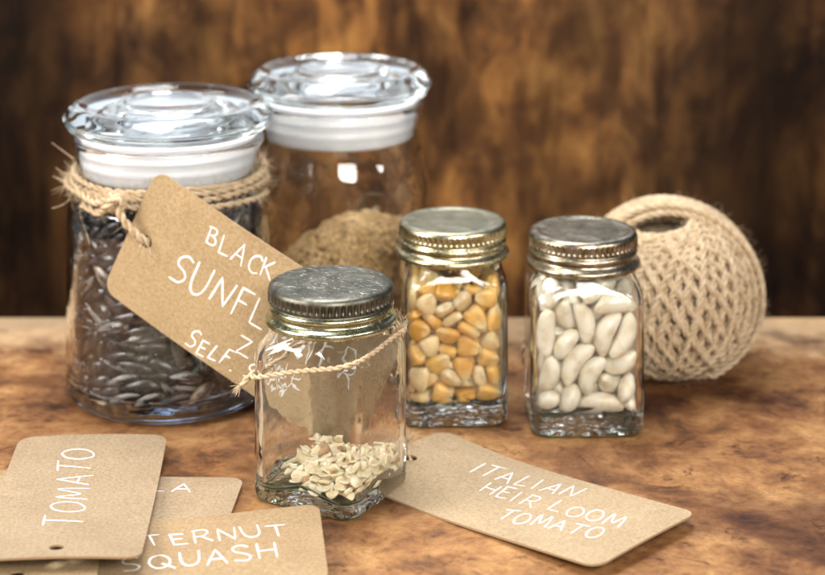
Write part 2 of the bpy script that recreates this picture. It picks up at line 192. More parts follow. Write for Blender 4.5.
DATA['sun'] = [
0, 2682, 780, 1138, 76, 95, -28, -23, 1, 2781, 2312, 1213, 32, 93, -38, 70, 2, 506, 2003, 1131, 42, 73, 55, 78, 0, -1686, 2423, 1124, 61, 71, 65, 56,
1, -2668, 1072, 1185, 49, -31, 94, 63, 2, -3594, 580, 1238, 57, -69, 76, 47, 0, -1699, -1789, 1121, 89, 90, -11, -10, 1, -321, -3600, 1207, 72, 26, -100, -16,
2, 1255, -2968, 1112, 73, 78, -50, -47, 0, 2430, -2056, 1142, 86, 70, -57, -23, 1, -1433, -1547, 1543, 73, -4, -101, -25, 2, 538, -1710, 1111, 72, 81, -49, -44,
0, 1651, 463, 1173, 81, 82, -54, 7, 1, -718, 2080, 1128, 63, 74, 62, 53, 2, 3635, 286, 1222, 52, 76, -65, 58, 0, 1615, 1515, 1132, 81, 91, 20, 32,
1, 1030, 3412, 1145, 50, 88, 42, 65, 2, -1073, 3463, 1189, 4, 84, 37, 88, 0, -1660, 1372, 1196, 74, -91, 46, 19, 1, -1455, -61, 1130, 5, 5, -93, -86,
2, -3364, -1354, 1497, 37, -39, -110, -33, 0, -1233, -3366, 1196, 70, 24, -97, -37, 1, 1606, -3244, 1318, 59, 25, -108, 15, 2, 1272, -1581, 1382, 43, 29, -108, 42,
0, -884, 150, 1127, 5, -2, 92, 88, 1, -236, -90, 1131, 81, 82, -38, -37, 2, 597, 131, 1111, 84, 95, 10, 9, 0, -477, 841, 1122, 77, 90, 35, 30,
1, 2255, -904, 1138, 18, -35, -90, 80, 2, 2045, 252, 1111, 84, -94, 13, -12, 0, 147, 3347, 1151, 61, 95, 27, 52, 1, -579, 2927, 1134, 81, 98, -4, -3,
2, -2477, 2675, 1221, 32, -93, -38, -71, 0, -3470, -252, 1120, 3, 3, 96, 83, 1, -1847, -559, 1192, 20, -72, 56, 86, 2, -2042, -3002, 1261, 64, -8, -105, -31,
0, 1083, -1482, 1974, 27, -4, -123, 20, 1, 2249, -2757, 1147, 17, -58, -73, 84, 2, -1221, 1074, 1112, 3, 3, 92, 88, 0, -493, -1741, 1120, 65, 73, -61, -54,
1, 1310, -1112, 1130, 50, 51, -75, -73, 2, 1371, 1267, 1492, 65, -101, 9, 41, 0, 3303, 249, 1303, 75, 46, 62, -67, 1, 3302, 1343, 1147, 37, -1, 95, -76,
2, 2010, 2960, 1149, 57, 93, 27, 59, 0, 65, 2181, 1544, 53, -22, -71, 88, 1, -3203, 1687, 1215, 72, -50, 78, 48, 2, -1922, 509, 1130, 14, -25, 92, 82,
0, -2278, -743, 1154, 9, 44, -77, -90, 1, -1288, -2319, 1131, 49, -50, -76, 74, 2, 1106, -2365, 1111, 64, 71, -63, -56, 0, 1803, -1771, 1154, 78, 71, -47, -53,
1, -1356, 923, 1479, 15, 58, 81, 78, 2, 71, -642, 1112, 66, -67, -61, 59, 0, 1367, -733, 1325, 108, 64, -18, -13, 1, 885, 1510, 1623, 26, 75, -78, 61,
2, 3295, -818, 1188, 83, 68, -60, 33, 0, 2604, 1784, 1141, 74, 95, 6, 39, 1, 1697, 2569, 1164, 58, 98, 15, 55, 2, -1676, 3143, 1539, 12, 27, 38, 118,
0, -2712, 891, 2679, 81, -69, 60, -34, 1, -3224, -1453, 2406, 5, -111, 58, -19, 2, -2517, -2398, 1158, 64, 22, -93, -53, 0, -580, -3588, 1744, 85, -6, -93, -6,
1, 621, -3553, 1188, 8, -92, -33, 80, 2, 3221, -1696, 1216, 75, 49, -77, 48, 0, -446, -283, 1440, 42, 58, -69, -79, 1, 217, -1215, 1148, 71, -39, -82, 54,
2, 2001, 308, 1563, 27, 67, -63, -84, 0, -371, 1586, 1154, 46, 87, 43, 68, 1, 3264, -1528, 1822, 104, 50, -38, 39, 2, 3063, 1948, 1618, 64, 28, 96, -47,
0, 1918, 3072, 1624, 33, 99, -4, 73, 1, -1093, 2694, 1189, 90, 69, 44, 36, 2, -2597, 2001, 1111, 82, -92, 23, -20, 0, -3159, 940, 1268, 91, -62, 48, 42,
1, -2339, -2754, 1632, 22, -102, 24, 68, 2, -748, -1796, 1399, 59, 77, -65, -50, 0, 1726, -3196, 2710, 0, -124, -28, -7, 1, 324, -3620, 2515, 1, 103, -1, 75,
2, -1331, -556, 1485, 3, -41, -91, -78, 0, -1138, -1219, 1150, 86, 89, 18, -24, 1, 555, -346, 1348, 80, 80, 45, 36, 2, 434, 1111, 1112, 66, 67, 61, 60,
0, 1940, -699, 1405, 20, -23, -89, 85, 1, 2247, 1103, 1190, 98, 80, 5, -4, 2, 985, 2143, 1411, 34, 69, 69, 74, 0, -263, 3610, 2390, 4, 109, 28, 59,
1, -1400, 1902, 1361, 4, 33, -84, -90, 2, -2422, 509, 1112, 5, 6, 90, 89, 0, -3088, -1925, 1390, 63, -48, -94, -31, 1, -1464, -2857, 1145, 63, 38, -89, -52,
2, -692, -3116, 3852, 58, -25, 99, -48, 0, 2206, -2883, 2289, 12, -41, 120, -4, 1, -677, -769, 1257, 21, 30, -66, -102, 2, -1043, -1302, 1582, 107, 12, -62, -27,
0, 1130, -143, 1207, 75, 81, -62, 12, 1, 996, 1438, 1146, 60, 94, 25, 54, 2, 2988, -111, 1200, 64, 82, -52, 52, 0, 2332, 2587, 1707, 21, 107, -63, -14,
1, 678, 3558, 1662, 7, 103, -11, 74, 2, -330, 2250, 1301, 10, -33, -102, -67, 0, -2616, 2425, 3333, 26, -116, -45, -4, 1, -3445, 935, 1794, 37, -23, -66, -100,
2, -2937, -1554, 1112, 30, 32, -86, -82, 0, -318, -2347, 1142, 67, -38, -82, 58, 1, 62, -2904, 1130, 30, -32, -88, 81, 2, 1497, -1058, 2273, 29, 68, 98, -33,
0, -2054, -740, 1521, 4, -1, 90, 89, 1, -501, -1825, 1833, 63, 93, 43, 41, 2, -116, 279, 1658, 7, -32, 89, -84, 0, -311, 426, 1355, 46, 50, 81, 70,
1, 2510, 44, 1200, 72, 105, 0, 1, 2, 3356, 1230, 3533, 61, 97, 54, 3, 0, 274, 2635, 1122, 34, -39, 88, -76, 1, -764, 3481, 1546, 22, 78, 56, 80,
2, -3049, 1998, 1730, 45, -79, -46, -76, 0, -3024, 181, 1292, 106, -68, -8, 13, 1, -3135, -791, 1354, 52, 64, 9, -97, 2, -1365, -3311, 1889, 65, 27, -99, -38,
0, 1027, -3488, 2020, 97, 14, -80, 15, 1, 2828, -2229, 1538, 80, 67, -68, 25, 2, -1235, 343, 1408, 30, 51, 81, 78, 0, 445, -1450, 1439, 70, 80, -47, -50,
1, 1606, -394, 1556, 102, 68, -28, 18, 2, 123, 3403, 2532, 20, 13, 121, -28, 0, 2780, -1259, 1244, 101, 73, -19, 16, 1, 1769, 640, 2421, 40, 30, 16, 116,
2, 842, 3168, 1411, 81, -30, 86, -36, 0, -1227, 2900, 1574, 21, 86, 53, 74, 1, -2132, 1681, 1130, 84, -95, -2, 3, 2, -3628, -429, 1976, 93, -24, -31, -77,
0, -2574, -2029, 1518, 66, -21, -92, -54, 1, -476, -3174, 1298, 43, 43, -102, -45, 2, 628, -2257, 1368, 76, 68, -61, -47, 0, 2047, -1362, 1411, 77, 78, -45, -46,
1, -1322, 1491, 1752, 66, -85, -7, -67, 2, -80, -1823, 3326, 70, -3, -80, 70, 0, 459, 319, 1525, 13, -18, 82, -94, 1, 369, 1462, 1395, 47, -28, 86, -76,
2, 3621, -483, 2889, 2, -79, 99, -2, 0, 2099, 1896, 1301, 68, 71, 13, 80, 1, 1031, 2532, 1130, 81, 84, 36, 35, 2, -257, 3069, 1472, 22, 25, 84, 89,
0, -2860, 1516, 1575, 16, -51, -85, -77, 1, -2112, 588, 1419, 2, -33, 94, 78, 2, -1483, -2783, 1789, 110, 57, -10, -25, 0, -1864, -2422, 1421, 37, -8, -97, -73,
1, 356, -3358, 1500, 119, 40, -19, -7, 2, 2478, -2678, 2970, 12, -41, 120, -4, 0, -1538, -908, 1958, 52, 86, 68, 37, 1, -1337, -1831, 3098, 32, 8, 74, -98,
2, 2174, -68, 2128, 49, 9, 82, -83, 0, -236, 1254, 1425, 68, 78, 51, 53, 1, 3134, -763, 1531, 20, 40, 84, -85, 2, 3030, 1945, 3603, 2, 77, -80, 62,
0, 1910, 2757, 1883, 37, 112, -46, -13, 1, -880, 2184, 1533, 1, 0, 93, 87, 2, -3029, 2023, 2252, 39, -82, -50, -74, 0, -2023, 840, 1880, 61, -82, -47, 59,
1, -2921, -1111, 1401, 65, 46, -29, -94, 2, -734, -2679, 1363, 61, 60, -68, -66, 0, 524, -2802, 1424, 81, 55, -55, -59, 1, 2229, -2388, 1519, 55, -97, -58, 22,
2, -666, 129, 1724, 78, -89, -37, 30, 0, -72, -2028, 2867, 96, -36, 68, -31, 1, 1171, 643, 1145, 74, 97, -7, -35, 2, -325, 2710, 3547, 27, 36, -90, 77,
0, 3066, 785, 1542, 91, 66, -59, -10, 1, 2772, 1335, 1518, 63, 67, -73, -48, 2, 846, 2751, 1506, 56, 89, 42, 58, 0, -2100, 2951, 3166, 106, -14, 49, 47,
1, -2040, 1937, 1424, 70, -94, -21, 42, 2, -3509, 86, 1762, 75, -23, -56, -83, 0, -2328, -1417, 1278, 42, -3, -72, -96, 1, -119, -3396, 2057, 26, -92, -13, 83,
2, 261, -1923, 1492, 13, 94, 3, -84, 0, 2422, -1764, 1530, 65, 81, -66, -32, 1, -2800, -981, 2348, 65, -64, 71, -54, 2, 236, -853, 1475, 59, 75, -57, -61,
0, 955, 466, 1441, 76, 100, -20, -4, 1, -720, 880, 1554, 55, 79, 69, 45, 2, 3592, -611, 1732, 79, 49, -54, 67, 0, 1854, 1976, 1615, 65, 103, -29, -19,
1, 1676, 3129, 2372, 13, 114, -53, -13, 2, -1856, 2364, 1537, 23, -28, 79, -93, 0, -3090, 1640, 3442, 25, 118, -23, -32, 1, -3128, 1188, 3520, 36, -60, -106, -3,
2, -2023, -2415, 1828, 25, -11, -110, -58, 0, -907, -3126, 1599, 64, 49, -87, -45, 1, 979, -3271, 1566, 100, 57, -49, -23, 2, 1691, -2670, 1444, 75, 64, 65, 47,
0, -1904, -391, 1828, 27, 75, 89, 43, 1, -580, -816, 1617, 63, 88, -44, -49, 2, 1583, -80, 1847, 30, 11, 79, -94, 0, 295, 1825, 1788, 73, 94, 40, 15,
1, 3455, -279, 2154, 8, -33, -107, 59, 2, 1537, 1655, 1819, 49, 66, 93, -27, 0, 1261, 1238, 2012, 79, 57, -35, 73, 1, -366, 3606, 1868, 64, -24, 107, -1,
2, -2392, 1432, 1455, 3, 6, -99, -79, 0, -2547, 183, 1469, 19, 22, -79, -95, 1, -1859, -1795, 1490, 55, 27, -83, -74, 2, -910, -2097, 1601, 97, -40, -71, 11,
0, -34, -2519, 1645, 49, -51, -75, 75, 1, 2737, -2271, 2052, 73, -70, 77, -12, 2, -1453, 121, 1803, 23, -39, -86, -81, 0, -145, -1324, 1624, 49, 32, -100, -53,
1, 1107, -467, 1607, 89, 83, 2, 37, 2, -330, 1583, 2239, 49, -109, -33, -27, 0, 1867, -945, 1808, 32, 66, 81, -66, 1, 3300, 1489, 1977, 73, 48, 85, -36,
2, 1266, 3063, 1767, 45, 102, -34, 50, 0, -1662, 2529, 1900, 40, 109, 29, 43, 1, -1930, 2999, 1898, 19, -76, -19, -98, 2, -2433, -431, 1678, 42, 29, 84, 81,
0, -2558, -2589, 2103, 63, -36, -102, -23, 1, 82, -2933, 2004, 100, 41, -66, -5, 2, 409, -3148, 1812, 13, -103, -8, 72, 0, 1998, -905, 3136, 18, -52, -53, -101,
1, -1040, -294, 1682, 6, -2, -99, -79, 2, 573, -1131, 1797, 78, 49, -72, -50, 0, 1801, -782, 2491, 9, 73, 99, -30, 1, 2230, 655, 3465, 22, 66, -9, 106,
2, 2739, -617, 1550, 93, 76, -30, 29, 0, 2644, 865, 1678, 68, 33, 66, 78, 1, 1361, 2201, 1643, 56, -76, 80, -29, 2, -1157, 2139, 1845, 52, 32, 86, 71,
0, -2446, 2517, 1988, 24, -18, -36, -118, 1, -3312, -875, 1940, 54, -87, 73, 15, 2, -2159, -986, 1969, 76, -74, -9, 68, 0, -1569, -1678, 1954, 55, 93, -52, -42,
1, 1007, -2852, 1750, 67, 31, -92, -46, 2, 3192, -1027, 1944, 54, 86, -76, -14, 0, -1779, 71, 2217, 14, -19, -93, -83, 1, 280, -1595, 2191, 81, 26, -94, -7,
2, 873, 349, 1804, 4, -19, -93, 84, 0, 177, 783, 1917, 50, -56, 91, -47, 1, 3496, 153, 1792, 80, 63, -61, 45, 2, 2713, 1692, 1779, 37, -21, 75, -94,
0, 839, 2514, 1764, 26, 83, 43, 82, 1, -826, 2898, 1784, 11, 65, 76, 77, 2, -2233, 1616, 1780, 43, 28, 88, 76, 0, -2249, 377, 1796, 29, 44, -90, -72,
1, -2877, -1171, 1831, 47, 7, -54, -105, 2, -833, -3519, 2461, 92, 10, -81, -32, 0, 344, -1980, 1926, 80, -63, -60, 46, 1, 1343, -1846, 1654, 35, 67, -27, -98,
2, -1339, -490, 2169, 2, 40, 104, 61, 0, -1034, -1109, 2001, 68, 45, -52, -82, 1, 2160, 359, 2777, 5, 123, -21, 22, 2, 664, 1861, 2191, 98, 69, 41, 13,
0, 2323, -543, 1717, 82, 96, 16, 0, 1, 2047, 1228, 1577, 85, 92, -19, -8, 2, 1217, 1578, 2480, 101, 43, 45, -44, 0, 127, 3262, 1836, 27, 90, 32, 79,
1, -2524, 1952, 1855, 4, -89, -46, -77, 2, -3543, -825, 2985, 39, -86, 68, 50, 0, -2343, -1474, 1769, 1, 3, 93, 86, 1, -282, -2445, 1969, 79, 99, -10, 7,
2, 670, -3343, 2439, 74, -13, -102, -8, 0, 1786, -2664, 1799, 94, 75, 23, -33, 1, -1046, 1137, 2111, 8, -88, -16, -90, 2, 942, -993, 2069, 94, 60, -46, -40,
0, 276, -7, 1844, 76, 99, 0, -24, 1, -540, 1479, 1817, 59, 46, 71, 74, 2, 3307, 781, 2008, 61, 107, -33, 1, 0, 1953, 821, 1851, 81, 86, 39, 27,
1, 1624, 2354, 1962, 35, 14, 92, -79, 2, -46, 2619, 1772, 59, 21, 80, 76, 0, -3054, 1978, 3178, 51, -28, -26, -110, 1, -3048, 63, 1644, 41, -2, -77, -93,
2, -2130, -2406, 2228, 41, 21, -105, -54, 0, -1638, -3099, 2385, 55, -64, -29, 91, 1, 1081, -2439, 1810, 104, 48, -50, -26, 2, 3225, -1333, 2313, 60, 96, -58, -6,
0, -767, 786, 1965, 24, 59, 65, 88, 1, 425, -680, 1841, 78, 65, -63, -42, 2, 912, -132, 2018, 67, 91, 46, 34, 0, 253, 1128, 1678, 55, 76, 60, 61,
1, 3151, 1432, 3223, 110, 1, -42, -46, 2, 3152, 1799, 2521, 71, 23, 82, -61, 0, 703, 3239, 2047, 62, 105, 29, 21, 1, -337, 3089, 2213, 8, 11, 42, 119,
2, -3038, 1316, 2113, 4, 80, 59, 79, 0, -3253, 643, 2053, 20, 79, 82, 53, 1, -2797, -1671, 2038, 17, -47, -82, -83, 2, -891, -2638, 1809, 42, 13, -101, -64,
0, 610, -2436, 2178, 75, 72, -56, -46, 1, 3154, -702, 2342, 65, 73, -80, 16, 2, -476, 459, 2135, 94, -74, -19, 37, 0, -227, -971, 2024, 43, 47, -87, -67,
1, 2076, -275, 2579, 46, 112, 38, -8, 2, 585, 815, 2129, 61, -105, 21, -29, 0, 3404, 310, 3640, 67, 100, -2, 42, 1, 2403, 1264, 1967, 74, 80, 43, 50,
2, 104, 3005, 2420, 26, 117, 20, 39, 0, -1320, 3380, 2736, 16, 52, 14, -114, 1, -907, 1518, 2332, 59, 54, -97, -16, 2, -2762, -173, 1905, 7, -21, -101, -73,
0, -2178, -1646, 2112, 34, 20, -92, -78, 1, -1537, -2489, 2050, 57, 18, -93, -63, 2, 1724, -2786, 2269, 13, 89, 50, -75, 0, 1948, -1669, 1826, 79, 81, -9, -57,
1, -932, 239, 2124, 11, 8, -71, -105, 2, -178, -2508, 2344, 85, -83, -43, 14, 0, 1216, 269, 2120, 83, 92, 26, 13, 1, 145, 1968, 2506, 10, 97, 76, -28,
2, 2989, -203, 1897, 91, 79, -25, 33, 0, 2414, 2266, 2144, 45, 102, -7, 60, 1, 1430, 1146, 3109, 30, 97, -49, -59, 2, -527, 2156, 2014, 82, -89, 12, -37,
0, -2247, 2462, 2385, 6, 55, 55, 100, 1, -3316, -440, 2226, 56, -81, 79, 7, 2, -2969, -788, 3851, 10, 94, -10, 84, 0, -1181, -2090, 1973, 36, 93, -38, -69,
1, 75, -2059, 2312, 7, -35, 111, -50, 2, 2166, -2332, 1939, 95, 80, -16, -19, 0, -1504, 14, 2472, 68, 24, -67, -80, 1, -788, -626, 2159, 93, 70, -35, -36,
2, 1374, 886, 3487, 68, -15, -77, -74, 0, 357, 1436, 2045, 52, 66, 62, 72, 1, 3432, 499, 3288, 26, -59, 61, 91, 2, 2019, 1997, 2136, 52, 109, 27, 28,
0, 970, 3500, 2508, 64, 10, 109, -1, 1, -902, 3212, 2210, 115, 4, 51, 18, 2, -1583, 1436, 2106, 90, 19, 47, 74, 0, -2639, 392, 2018, 6, 10, -104, -72,
1, -3010, -2029, 2835, 112, 16, 24, -53, 2, -849, -2549, 2193, 54, 29, -84, -72, 0, 1979, -3006, 3658, 67, 14, 14, -106, 1, 2614, -1613, 2046, 105, 67, -25, 6,
2, -1777, 201, 3048, 77, -55, -51, -68, 0, -796, -1281, 2278, 74, -66, -26, 75, 1, 354, -351, 2139, 58, 77, 38, 74, 2, 429, 1172, 2311, 52, 69, 63, 69,
0, 2521, 312, 1961, 11, 25, -93, 82, 1, 2932, 1979, 3243, 64, 88, 62, 22, 2, 1415, 2590, 2299, 67, 31, 60, 84, 0, -1662, 3204, 2364, 30, -107, -3, -60,
1, -2496, 1124, 2103, 38, 57, 71, 80, 2, -3558, 607, 3737, 62, -94, -46, -35, 0, -1837, -1284, 2313, 68, -70, -67, 46, 1, -370, -3187, 2403, 42, 80, -66, -60,
2, 1432, -2481, 2106, 83, 86, -28, -30, 0, 2423, -962, 2011, 89, 85, -18, -26, 1, -1379, 676, 2364, 47, -26, 58, 100, 2, -484, -1113, 2439, 65, 9, -87, -65,
0, 1729, -215, 2253, 78, 91, -43, 3, 1, -143, 405, 2388, 3, -32, 87, -86, 2, 3586, 549, 2390, 48, 99, -48, 41, 0, 1878, 1070, 2233, 12, -50, 74, -90,
1, 1542, 1748, 2508, 18, 51, -75, 87, 2, -1890, 2685, 3694, 33, -76, 29, -92, 0, -2170, 1862, 2078, 25, 53, 89, 70, 1, -2233, 576, 2275, 52, -41, -77, -77,
2, -2656, -2506, 3023, 38, -50, -110, -10, 0, -2443, -2497, 3788, 68, -84, -46, 48, 1, 971, -1832, 2206, 39, 66, -26, -98, 2, 3218, -1329, 3814, 7, 3, -95, 84,
0, -2354, 969, 3686, 87, 80, 28, 37, 1, -733, -1851, 2546, 82, 62, -42, -61, 2, 1346, 251, 2460, 68, 106, 12, -8, 0, 1126, 949, 2479, 54, 62, 63, 74,
1, 3058, 357, 2199, 93, 73, -7, 46, 2, 1889, 2036, 3676, 78, 5, -99, -14, 0, 623, 1939, 2631, 114, 51, -21, -6, 1, -126, 2293, 2271, 73, -90, 52, -7,
2, -1894, 1042, 2320, 15, -6, -98, -79, 0, -3470, 48, 2427, 18, 94, 84, 8, 1, -2098, -749, 2543, 71, 87, -31, -50, 2, -1483, -1950, 2380, 54, -39, -80, 73,
0, 1329, -2080, 2450, 13, 7, -98, 80, 1, 1839, -1613, 2270, 2, 24, 76, -99, 2, -598, 162, 2387, 92, -78, -29, 25, 0, 676, -1291, 2548, 93, 42, -75, -6,
1, 175, -2280, 3617, 76, 91, 27, 36, 2, 254, 3063, 3383, 41, 13, 114, -37, 0, 2512, -1133, 2351, 71, 92, 22, 46, 1, 2496, 606, 2478, 2, -75, 59, -84,
2, 553, 2630, 2231, 31, 65, 85, 60, 0, -1473, 2283, 2159, 44, 65, 74, 66, 1, -2472, 1924, 2512, 77, -73, 58, -40, 2, -3481, 1077, 2675, 54, -73, -58, -67,
0, -1736, -2872, 2934, 15, -13, -116, -49, 1, -1241, -2858, 3571, 2, -25, -102, -72, 2, 800, -3530, 3189, 4, -14, 126, -12, 0, 3077, -1796, 2501, 11, 49, 95, -67,
1, -1708, 728, 3514, 78, -97, 4, -27, 2, 541, -711, 2297, 67, -53, -86, 39, 0, 3299, -734, 2976, 74, -58, -70, -49, 1, 761, 1404, 2614, 94, 61, 46, 38,
2, 2711, -342, 2243, 92, 86, 14, -6, 0, 2860, 1477, 2244, 71, 76, -2, 73, 1, 2081, 2741, 3699, 47, 42, -85, -70, 2, -1099, 2757, 2215, 59, 75, 64, 53,
0, -1754, 1014, 2646, 75, -100, 23, -5, 1, -2814, 587, 2330, 35, 31, 79, 88, 2, -2467, -714, 3562, 49, -37, -110, 17, 0, -1295, -2736, 2472, 55, 5, -88, -73,
1, -135, -1439, 3035, 37, 104, 35, -51, 2, 2063, -2089, 2431, 52, 44, 37, -101, 0, -1032, 1145, 2581, 11, 59, -65, -91, 1, -924, -1872, 2941, 90, -89, 7, 5,
2, 914, -210, 2379, 75, 90, 39, 31, 0, -1364, 2615, 2828, 70, 67, 70, 43, 1, 3512, 580, 2903, 65, 103, -6, 35, 2, 2832, 2046, 2845, 65, 100, -15, 41,
0, 1334, 3106, 2610, 55, 21, 20, 111, 1, -864, 2100, 2273, 67, -83, 10, -69, 2, -2624, 1265, 2455, 76, -67, 61, -45, 0, -3184, -371, 2625, 21, -32, -95, -76,
1, -2581, -1985, 2355, 75, -101, 15, 13, 2, -538, -3592, 3638, 12, 99, -24, -75, 0, 852, -2944, 2364, 61, 47, -86, -53, 1, 2507, -2069, 2531, 94, 81, -1, -29,
2, -1357, 799, 3292, 73, -25, 59, 82, 0, 27, 225, 2678, 34, 5, -84, -89, 1, 1126, -1911, 3558, 70, 9, 92, 52, 2, -360, 269, 2904, 80, 69, 15, 69,
0, 2843, -718, 2619, 71, 86, 7, 61, 1, 2915, 885, 2396, 85, 69, 28, 58, 2, 844, 2789, 2440, 88, 85, 30, 17, 0, -847, 3174, 2823, 20, -74, -11, -101,
1, -1651, 1888, 2451, 20, 72, 57, 86, 2, -3175, -410, 3513, 52, 60, -98, -17, 0, -2525, -1383, 2514, 35, 62, -57, -88, 1, -565, -2506, 2517, 74, -92, -44, 14,
2, 492, -2767, 2578, 99, 79, -11, -3, 0, 1824, -1351, 2622, 70, 47, -66, -68, 1, -1523, -671, 2846, 98, 42, -25, -65, 2, -237, -762, 2419, 60, 13, -90, -66,
0, 1689, 194, 2771, 46, 75, -74, 54, 1, 1215, 654, 3215, 42, -98, 67, -15, 2, 3248, 245, 2674, 53, 88, -15, 73, 0, 2342, 2737, 2706, 22, 108, -40, 49,
1, 438, 2482, 2836, 36, 73, -49, 85, 2, -1511, 2429, 2514, 50, 77, 67, 57, 0, 1191, 3332, 3661, 45, -70, 77, -57, 1, -2909, 198, 2643, 77, -61, -38, 70,
2, -1716, -1383, 2683, 1, -2, 88, 92, 0, -1405, -3265, 2811, 63, 25, -94, -52, 1, 1477, -2783, 2702, 99, 72, -34, 9, 2, 1619, -2471, 3681, 53, 76, 68, 54,
0, -411, -238, 2678, 22, 45, -82, -83, 1, -1023, -1293, 2701, 20, 30, 83, 89, 2, 1079, -574, 2763, 89, 85, -7, 28, 0, 306, 727, 2624, 78, 87, 25, 44,
1, 2938, -70, 2640, 89, 60, 51, 45, 2, 2263, 1251, 2473, 107, 54, 43, 6, 0, 389, 3612, 3437, 12, -125, 14, -14, 1, -1010, 1795, 2696, 79, 19, 93, 28,
2, -2003, 1427, 2766, 80, 35, 82, 42, 0, -3565, -184, 3374, 22, 66, -106, -1, 1, -2216, -2626, 2818, 36, -82, -86, -26, 2, -1747, -2375, 2966, 82, 52, -16, -80,
0, 585, -1825, 2674, 62, -14, -95, 55, 1, -996, -1902, 3424, 24, 11, -98, -77, 2, -1014, -78, 2589, 32, -21, -94, -76, 0, 375, -736, 2625, 37, 52, -88, -65,
1, 1391, -95, 2749, 40, 94, -58, 48, 2, 28, 1569, 2719, 61, 99, 1, 51, 0, 3177, -33, 3390, 79, -34, -10, 93, 1, 2370, 2197, 2566, 57, 99, 17, 53,
2, 575, 3011, 2865, 71, 93, 48, 10, 0, -568, 2741, 2422, 55, 73, 67, 58, 1, -2574, 2325, 2810, 30, -73, -9, -99, 2, -2445, -354, 2462, 58, 45, 64, 81,
0, -1850, -1235, 3010, 41, 59, -97, -41, 1, -613, -3229, 2712, 18, 22, -101, -71, 2, 1037, -2828, 2739, 95, 74, -23, 34, 0, 2881, -2208, 2760, 43, 51, -106, 22,
1, -1147, -861, 3020, 26, -27, -96, -74, 2, 244, -1088, 2872, 14, 81, -61, -75, 0, 1629, -409, 3145, 57, 80, -63, 49, 1, 754, 898, 2818, 18, 41, -81, -87,
2, 2459, -1063, 2719, 83, 92, 26, 13, 0, 228, 679, 3708, 13, -95, 10, -83, 1, 858, 1465, 2969, 28, 31, 104, 59, 2, -561, 2271, 2651, 73, 43, 75, 57,
0, -1496, 1267, 3038, 85, -82, 35, -31, 1, -2434, -935, 2843, 81, 35, 72, 57, 2, -2994, -1398, 2872, 82, -28, -69, -62, 0, -1494, -2412, 3668, 56, -65, 88, 35,
1, 117, -2843, 2794, 96, 78, -12, 26, 2, 987, -1050, 3173, 34, -6, 111, -51, 0, -760, -270, 2930, 81, -98, -4, 6, 1, -528, -1330, 2826, 86, 92, -10, -10,
2, 579, -360, 2894, 6, 19, -76, 100, 0, -681, 1948, 3729, 49, -46, -77, 75, 1, 3397, -1118, 3442, 69, 97, -39, 19, 2, 2331, 2424, 3105, 25, 25, 110, -54,
0, 1793, 2889, 3146, 116, -35, 9, -37, 1, -377, 2736, 2738, 57, 77, 65, 51, 2, -2920, 1518, 2888, 86, -54, 71, 29, 0, -3486, 790, 3220, 57, -71, 69, 55,
1, -2238, -1957, 2697, 65, -2, -90, -63, 2, -1410, -2779, 3227, 100, 64, 13, -43, 0, 1482, -2787, 3089, 85, 84, -43, -2, 1, 1663, -2082, 2779, 96, 52, -64, -7,
2, -1416, -146, 2984, 51, -91, 68, 23, 0, -2888, -1214, 3828, 48, -89, 50, -60, 1, 690, 569, 3115, 49, 114, -20, 20, 2, -174, 951, 2942, 70, 38, 80, 58,
0, 1976, -116, 3305, 54, 80, 78, -28, 1, 2234, 1730, 2551, 79, 67, 70, 25, 2, 1227, 2742, 2755, 60, 22, 93, -57, 0, -188, 3169, 3199, 12, -46, -66, -98,
1, -2594, 64, 3574, 13, 80, -2, -98, 2, -2554, -230, 2784, 24, 40, 88, 80, 0, -2145, -1661, 2932, 43, 29, -97, -63, 1, -1025, -2689, 2749, 104, 69, 16, -16,
2, 22, -2965, 3833, 91, 85, 24, 8, 0, 2213, -2331, 2933, 87, 79, -31, -37, 1, -1202, 758, 2808, 21, 2, -90, -87, 2, 0, -448, 3070, 30, 47, -86, -75,
0, 1372, -879, 3110, 34, 73, -76, 62, 1, 759, 1242, 3542, 50, -9, 112, -32, 2, 2961, -1069, 2971, 39, 88, -80, 17, 0, 2139, 941, 2910, 101, 37, 63, 27,
1, 1223, 3406, 3200, 98, 26, 76, 9, 2, -776, 3466, 3151, 19, -93, 15, -83, 0, -2239, 2145, 3237, 36, -113, 11, -44, 1, -2702, 977, 3039, 52, 59, 84, 53,
2, -3140, -1609, 3667, 73, -92, -44, 22, 0, -174, -3599, 3210, 89, 25, -85, -18, 1, 1253, -1853, 2865, 62, 93, -48, -36, 2, 2566, -1615, 2962, 71, 45, -90, -32,
0, -545, 61, 3174, 12, 30, -98, -74, 1, -979, -1110, 3751, 7, 5, 89, -90, 2, 313, 160, 3061, 20, -11, 75, -100, 0, -423, 1418, 2901, 74, -40, 81, -50,
1, 2486, -441, 2993, 86, 78, 50, -15, 2, 2951, 1291, 2770, 67, 27, 92, -49, 0, 1422, 2793, 3358, 62, -101, -40, 19, 1, -552, 1793, 3290, 53, -45, 93, -51,
2, -1286, 1526, 3408, 22, 97, 24, 75, 0, -2143, -487, 3018, 23, -24, 111, 53, 1, -1818, -2619, 3425, 74, -79, 62, 23, 2, 167, -3198, 3535, 74, 78, -59, -31,
0, 591, -3168, 2935, 85, 88, -32, -15, 1, 1298, -322, 3640, 64, 56, 76, 56, 2, -1148, -732, 3360, 22, 25, 100, 71, 0, 241, -321, 3491, 77, 65, -55, -54,
1, 915, -315, 3099, 86, 90, 23, -1, 2, -634, 1195, 3170, 53, 46, 67, 82, 0, 2758, 142, 2941, 94, 81, 23, 12, 1, 1961, 1416, 2842, 10, 95, 12, 82,
2, 1309, 2018, 2891, 85, 72, 30, 53, 0, -1571, 2836, 3186, 30, 35, 95, 70, 1, -2028, 2011, 2821, 41, 46, 78, 79, 2, -3258, -83, 3019, 1, -9, 91, 88,
